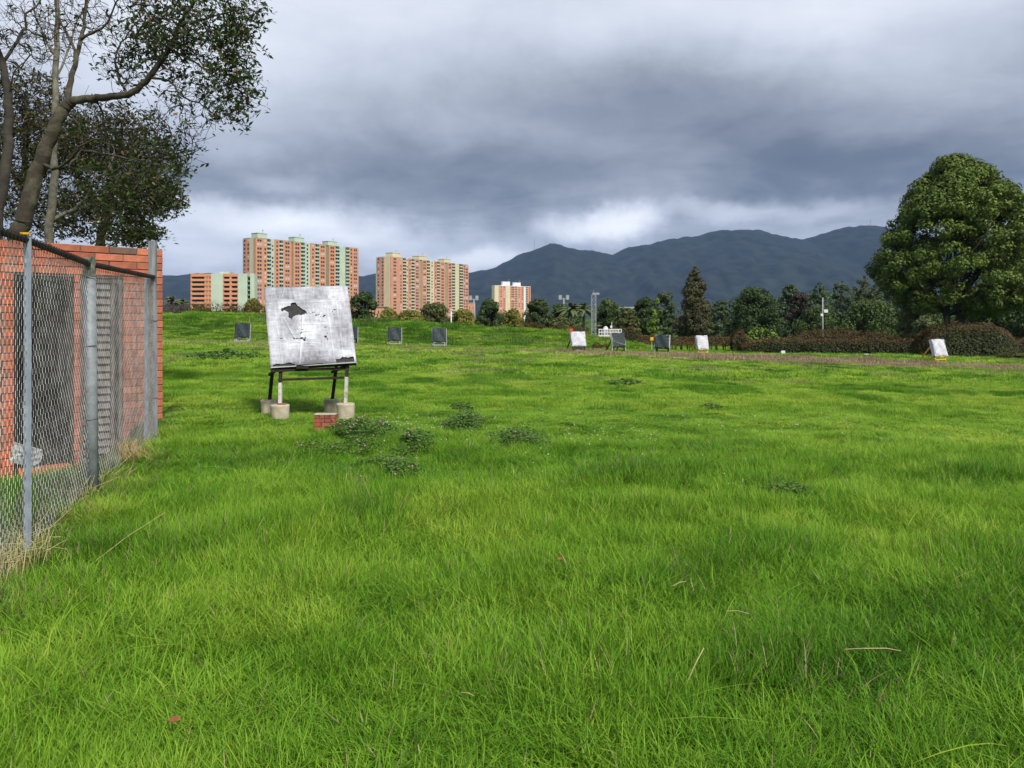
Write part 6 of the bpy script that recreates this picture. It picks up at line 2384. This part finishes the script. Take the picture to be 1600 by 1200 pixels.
    print('grass patches', len(pts['pos']))
    scatter_object('grass', var, pts, GRASS, 'lush green meadow grass, long in front and mown short farther off', 'grass')


grass()


# ------------------------------------------------------------------ clover and weeds
CLOVER = leaf_mat('clover_leaves', (0.058, 0.125, 0.020), (0.150, 0.265, 0.055), 0.3)
PINK = mat('pink_clover_flower', (0.46, 0.24, 0.33), (0.30, 0.13, 0.19), 0.8, 200)
WHITEF = mat('white_clover_flower', (0.66, 0.66, 0.60), (0.5, 0.5, 0.42), 0.8, 200)


def add_ball(m, c, r, seg=6):
    v, f = [], []
    rings = 4
    for j in range(rings + 1):
        ph = math.pi * j / rings
        for i in range(seg):
            a = 2 * math.pi * i / seg
            v.append((c[0] + r * max(0.02, math.sin(ph)) * math.cos(a), c[1] + r * max(0.02, math.sin(ph)) * math.sin(a), c[2] + r * math.cos(ph)))
    for j in range(rings):
        for i in range(seg):
            f.append((j * seg + i, j * seg + (i + 1) % seg, (j + 1) * seg + (i + 1) % seg, (j + 1) * seg + i))
    m.add(v, f)


def clover_patch(label, px0, px1, py0, py1, n, h, flowers, seed, leaf=0.030):
    """ground rows py0 (far) to py1 (near)"""
    rs = np.random.RandomState(seed)
    Yf, Yn = ZC * F / (py0 - HZ), ZC * F / (py1 - HZ)
    Yc = (Yf + Yn) / 2
    xc, rx, ry = ((px0 + px1) / 2 - 800) / F * Yc, (px1 - px0) / 2 / F * Yc, (Yf - Yn) / 2
    a = rs.rand(n) * 2 * math.pi
    r = rs.rand(n) ** 0.75 * 1.1
    x = xc + np.cos(a) * r * rx; y = Yc + np.sin(a) * r * ry
    dens = fbm(x * 3.2, y * 3.2, seed, 3)
    k = dens > 0.34 + 0.22 * r
    x, y, r = x[k], y[k], r[k]
    z0 = ground(x, y)
    hh = h * (1 - 0.6 * r ** 2) * (0.45 + 0.75 * rs.rand(len(x))) * (0.5 + dens[k])
    root = empty('clover_patch', (xc, Yc, gz(xc, Yc)))
    ro = np.array(root.location)
    tag(root, label, 'clover', kind='stuff')
    # three leaflets each
    C, Nn, S, Tn = [], [], [], []
    az = rs.rand(len(x)) * 6.28
    for q in range(3):
        aa = az + q * 2.094
        l = leaf * (0.7 + 0.6 * rs.rand(len(x)))
        C.append(np.stack([x + np.cos(aa) * l * 0.5, y + np.sin(aa) * l * 0.5, z0 + hh], 1))
        Nn.append(np.stack([-np.cos(aa) * 0.3 + rs.normal(size=len(x)) * 0.35, -np.sin(aa) * 0.3 + rs.normal(size=len(x)) * 0.35, np.ones(len(x))], 1))
        S.append(l); Tn.append(rs.rand(len(x)))
    o = link('leaves', leaves_mesh(np.concatenate(C), np.concatenate(Nn), np.concatenate(S), CLOVER, np.concatenate(Tn), 'leaves', 0.72, ro, rs=rs), root)
    o['kind'] = 'stuff'
    m = MB()
    for i in range(0, len(x), 3):
        m.tube((x[i] + rs.normal() * 0.02, y[i] + rs.normal() * 0.02, z0[i]), (x[i], y[i], z0[i] + hh[i]), 0.0013, n=3, cap=False)
    o = m.build('stalks', M['stem'], root); o['kind'] = 'stuff'
    m = MB()
    for _ in range(flowers):
        i = rs.randint(len(x))
        add_ball(m, (x[i], y[i], z0[i] + hh[i] + rs.uniform(0.0, 0.05) + 0.02), rs.uniform(0.007, 0.012))
    if m.v:
        o = m.build('flowers', PINK, root, smooth=True); o['kind'] = 'stuff'


M['stem'] = mat('green_stem', (0.06, 0.12, 0.03), None, 0.7)
clover_patch('largest patch of pink-flowering clover right below the brick pile', 482, 622, 668, 724, 2600, 0.15, 34, 1)
clover_patch('low dark clover patch joining the large pink-flowered one on its right', 606, 682, 686, 724, 1500, 0.13, 5, 2)
clover_patch('dark clover clump with pink flowers farthest to the rear', 690, 768, 655, 684, 1300, 0.12, 12, 3)
clover_patch('broad loose clover patch with a few pink heads at right of the others', 755, 868, 676, 716, 1500, 0.10, 12, 4)
clover_patch('nearest sparse clover patch with single pink flowers on tall stalks', 528, 662, 724, 775, 1500, 0.14, 12, 5)
clover_patch('small dark weed clump in the mown grass behind the clover, centre', 700, 738, 628, 644, 450, 0.08, 0, 6, 0.045)
clover_patch('dark leafy weed clump on the mown grass near the middle distance targets', 948, 1006, 579, 588, 800, 0.13, 0, 7, 0.10)
clover_patch('dark grey-green weeds in the grass left of the large target', 310, 400, 549, 560, 1500, 0.28, 0, 8, 0.12)
clover_patch('small weed clump in mown grass right of centre', 1095, 1135, 615, 628, 300, 0.07, 0, 9, 0.05)
clover_patch('flat clover growth among the long grass on the right', 1180, 1290, 760, 785, 900, 0.10, 0, 10, 0.026)


def white_flowers():
    rs = np.random.RandomState(8)
    m = MB()
    areas = [(530, 700, 655, 685, 70), (600, 860, 660, 720, 50), (880, 1030, 668, 700, 40), (1120, 1180, 735, 775, 10), (820, 1600, 620, 760, 60), (300, 520, 560, 640, 40), (1050, 1400, 640, 700, 30)]
    for (a, b_, c, d, n) in areas:
        for _ in range(n):
            px, py = rs.uniform(a, b_), rs.uniform(c, d)
            Y = ZC * F / (py - HZ)
            x = (px - 800) / F * Y
            add_ball(m, (x, Y, gz(x, Y) + 0.05 + 0.05 * rs.rand()), rs.uniform(0.004, 0.0085), 5)
    o = m.build('white_clover_flowers', WHITEF, None, smooth=True)
    tag(o, 'scattered tiny white clover heads in the mown grass', 'flowers', kind='stuff')


white_flowers()


def strand(m, pts, r0, r1):
    n = len(pts)
    for i in range(n - 1):
        t = i / (n - 1)
        m.tube(pts[i], pts[i + 1], r0 + (r1 - r0) * t, r0 + (r1 - r0) * (i + 1) / (n - 1), 5, cap=True)


def ground_pt(px, py, h=0.0):
    Y = (ZC - h) * F / (py - HZ)
    x = (px - 800) / F * Y
    return Vector((x, Y, gz(x, Y) + h))


def stalks():
    # (points as photograph places with height above ground), label
    S = [
        ([(1070, 1072, 0.04), (1078, 1052, 0.09), (1088, 1030, 0.14), (1100, 1008, 0.17)], 0.003, 'pale dry stalk slanting up out of the foreground grass near the centre'),
        ([(1320, 1017, 0.13), (1350, 1016, 0.15), (1385, 1016, 0.15), (1408, 1020, 0.13)], 0.0022, 'pale dry stalk lying flat on the foreground grass at right'),
        ([(715, 1084, 0.12), (722, 1080, 0.14), (732, 1081, 0.15), (740, 1085, 0.13)], 0.0025, 'short curled dry straw in the foreground grass, lower centre'),
        ([(1052, 918, 0.12), (1062, 912, 0.14), (1072, 910, 0.14)], 0.0025, 'short pale curved straw on the grass in front of centre'),
        ([(1135, 958, 0.13), (1152, 957, 0.14), (1170, 962, 0.13)], 0.002, 'thin bent straw between the centre and the flat dry stalk'),
        ([(115, 902, 0.05), (150, 875, 0.10), (200, 838, 0.16), (258, 802, 0.22)], 0.0020, 'long thin grass stem with a seed head leaning out from the fence foot'),
    ]
    for pts, r, lab in S:
        P = [ground_pt(px, py + h * 0, 0) * 0 + Vector(((px - 800) / F * ((ZC - h) * F / (py - HZ)), (ZC - h) * F / (py - HZ), gz((px - 800) / F * ((ZC - h) * F / (py - HZ)), (ZC - h) * F / (py - HZ)) + h)) for px, py, h in pts]
        m = MB()
        strand(m, P, r, r * 0.6)
        o = m.build('dry_stalk', M['straw_pale'])
        tag(o, lab, 'stalk')
    # heap of straw beside the fence
    rs = random.Random(6)
    m = MB()
    c = ground_pt(200, 738)
    for _ in range(120):
        a = rs.gauss(-0.75, 0.35)
        L = rs.uniform(0.10, 0.26)
        p = c + Vector((rs.gauss(-0.08, 0.07), rs.gauss(0.08, 0.09), 0))
        d = Vector((math.cos(a), math.sin(a), rs.uniform(-0.1, 0.35)))
        z = gz(p.x, p.y)
        h = rs.uniform(0.05, 0.22)
        p.z = z + h
        strand(m, [p, p + d * L * 0.5 + Vector((0, 0, 0.02)), p + d * L - Vector((0, 0, h * 0.5))], 0.0022, 0.0012)
    tag(m.build('straw_heap', M['straw']), 'tuft of flattened golden straw at the fence foot between the posts', 'straw', kind='stuff')
    m = MB()
    for (px, py, n, s, hh) in ((136, 790, 60, 0.10, 0.26), (12, 905, 110, 0.16, 0.36), (90, 820, 34, 0.2, 0.2), (180, 768, 22, 0.10, 0.25), (50, 860, 24, 0.12, 0.22)):
        c = ground_pt(px, py)
        for _ in range(n):
            x, y = c.x + rs.gauss(0, s * 0.5), c.y + rs.gauss(0, s)
            z = gz(x, y)
            L = hh * rs.uniform(0.4, 1.0)
            dx, dy = rs.gauss(0, 0.4), rs.gauss(0, 0.4)
            strand(m, [Vector((x, y, z)), Vector((x + dx * L * 0.3, y + dy * L * 0.3, z + L * 0.6)), Vector((x + dx * L, y + dy * L, z + L * rs.uniform(0.6, 0.95)))], 0.0022, 0.001)
    tag(m.build('dry_grass', M['straw_pale']), 'dry pale grass stems tangled along the foot of the fence', 'grass', kind='stuff')
    # pale seeding tufts in the meadow
    for (px, py, n, hh, lab) in ((548, 775, 26, 0.26, 'bright spiky grass tuft in front of the nearest clover patch'), (690, 800, 24, 0.16, 'pale yellowish grass tuft left of centre in the long grass'), (720, 805, 20, 0.15, 'small dry tuft with brown seed heads just right of the pale tuft'), (806, 750, 16, 0.18, 'thin pale tuft right of the clover patches'), (440, 692, 26, 0.16, 'spiky green tuft between fence and brick pile'), (800, 800, 18, 0.13, 'small yellowish tuft in the long grass at picture centre')):
        c = ground_pt(px, py)
        m = MB()
        for _ in range(n):
            a = rs.random() * 6.28
            sp = rs.uniform(0.2, 0.9)
            L = hh * rs.uniform(0.6, 1.1)
            b0 = c + Vector((rs.gauss(0, 0.02), rs.gauss(0, 0.02), 0))
            d = Vector((math.cos(a) * sp, math.sin(a) * sp, 1)).normalized()
            e = b0 + d * L - Vector((0, 0, 0.25 * sp * L))
            mid = b0 + d * L * 0.55
            w = Vector((-math.sin(a), math.cos(a), 0)) * 0.004
            k = len(m.v)
            m.add([b0 - w, b0 + w, mid + w * .9, mid - w * .9, e], [(0, 1, 2, 3), (3, 2, 4)])
        tag(m.build('grass_tuft', M['tuft']), lab, 'grass tuft')


M['tuft'] = mat('pale_green_blades', (0.17, 0.30, 0.05), (0.30, 0.34, 0.10), 0.6, 20)
stalks()


def dead_leaf(px, py, lab):
    Y = (ZC - 0.12) * F / (py - HZ)
    x = (px - 800) / F * Y
    z = gz(x, Y) + 0.12
    m = MB()
    v = [(x - 0.022, Y, z), (x - 0.008, Y + 0.012, z + 0.008), (x + 0.012, Y + 0.010, z + 0.010), (x + 0.024, Y, z + 0.002), (x + 0.010, Y - 0.014, z + 0.004), (x - 0.010, Y - 0.012, z + 0.002), (x, Y, z - 0.005)]
    m.add(v, [(i, (i + 1) % 6, 6) for i in range(6)])
    o = m.build('dead_leaf', M['dead'])
    s = o.modifiers.new('thick', 'SOLIDIFY'); s.thickness = 0.001
    tag(o, lab, 'leaf')


M['dead'] = mat('dead_leaf_brown', (0.28, 0.11, 0.04), (0.18, 0.07, 0.03), 0.8, 60)
dead_leaf(272, 1125, 'small curled brown leaf in the foreground grass, lower left')
dead_leaf(876, 873, 'tiny brown dead leaf in the grass near the picture centre')
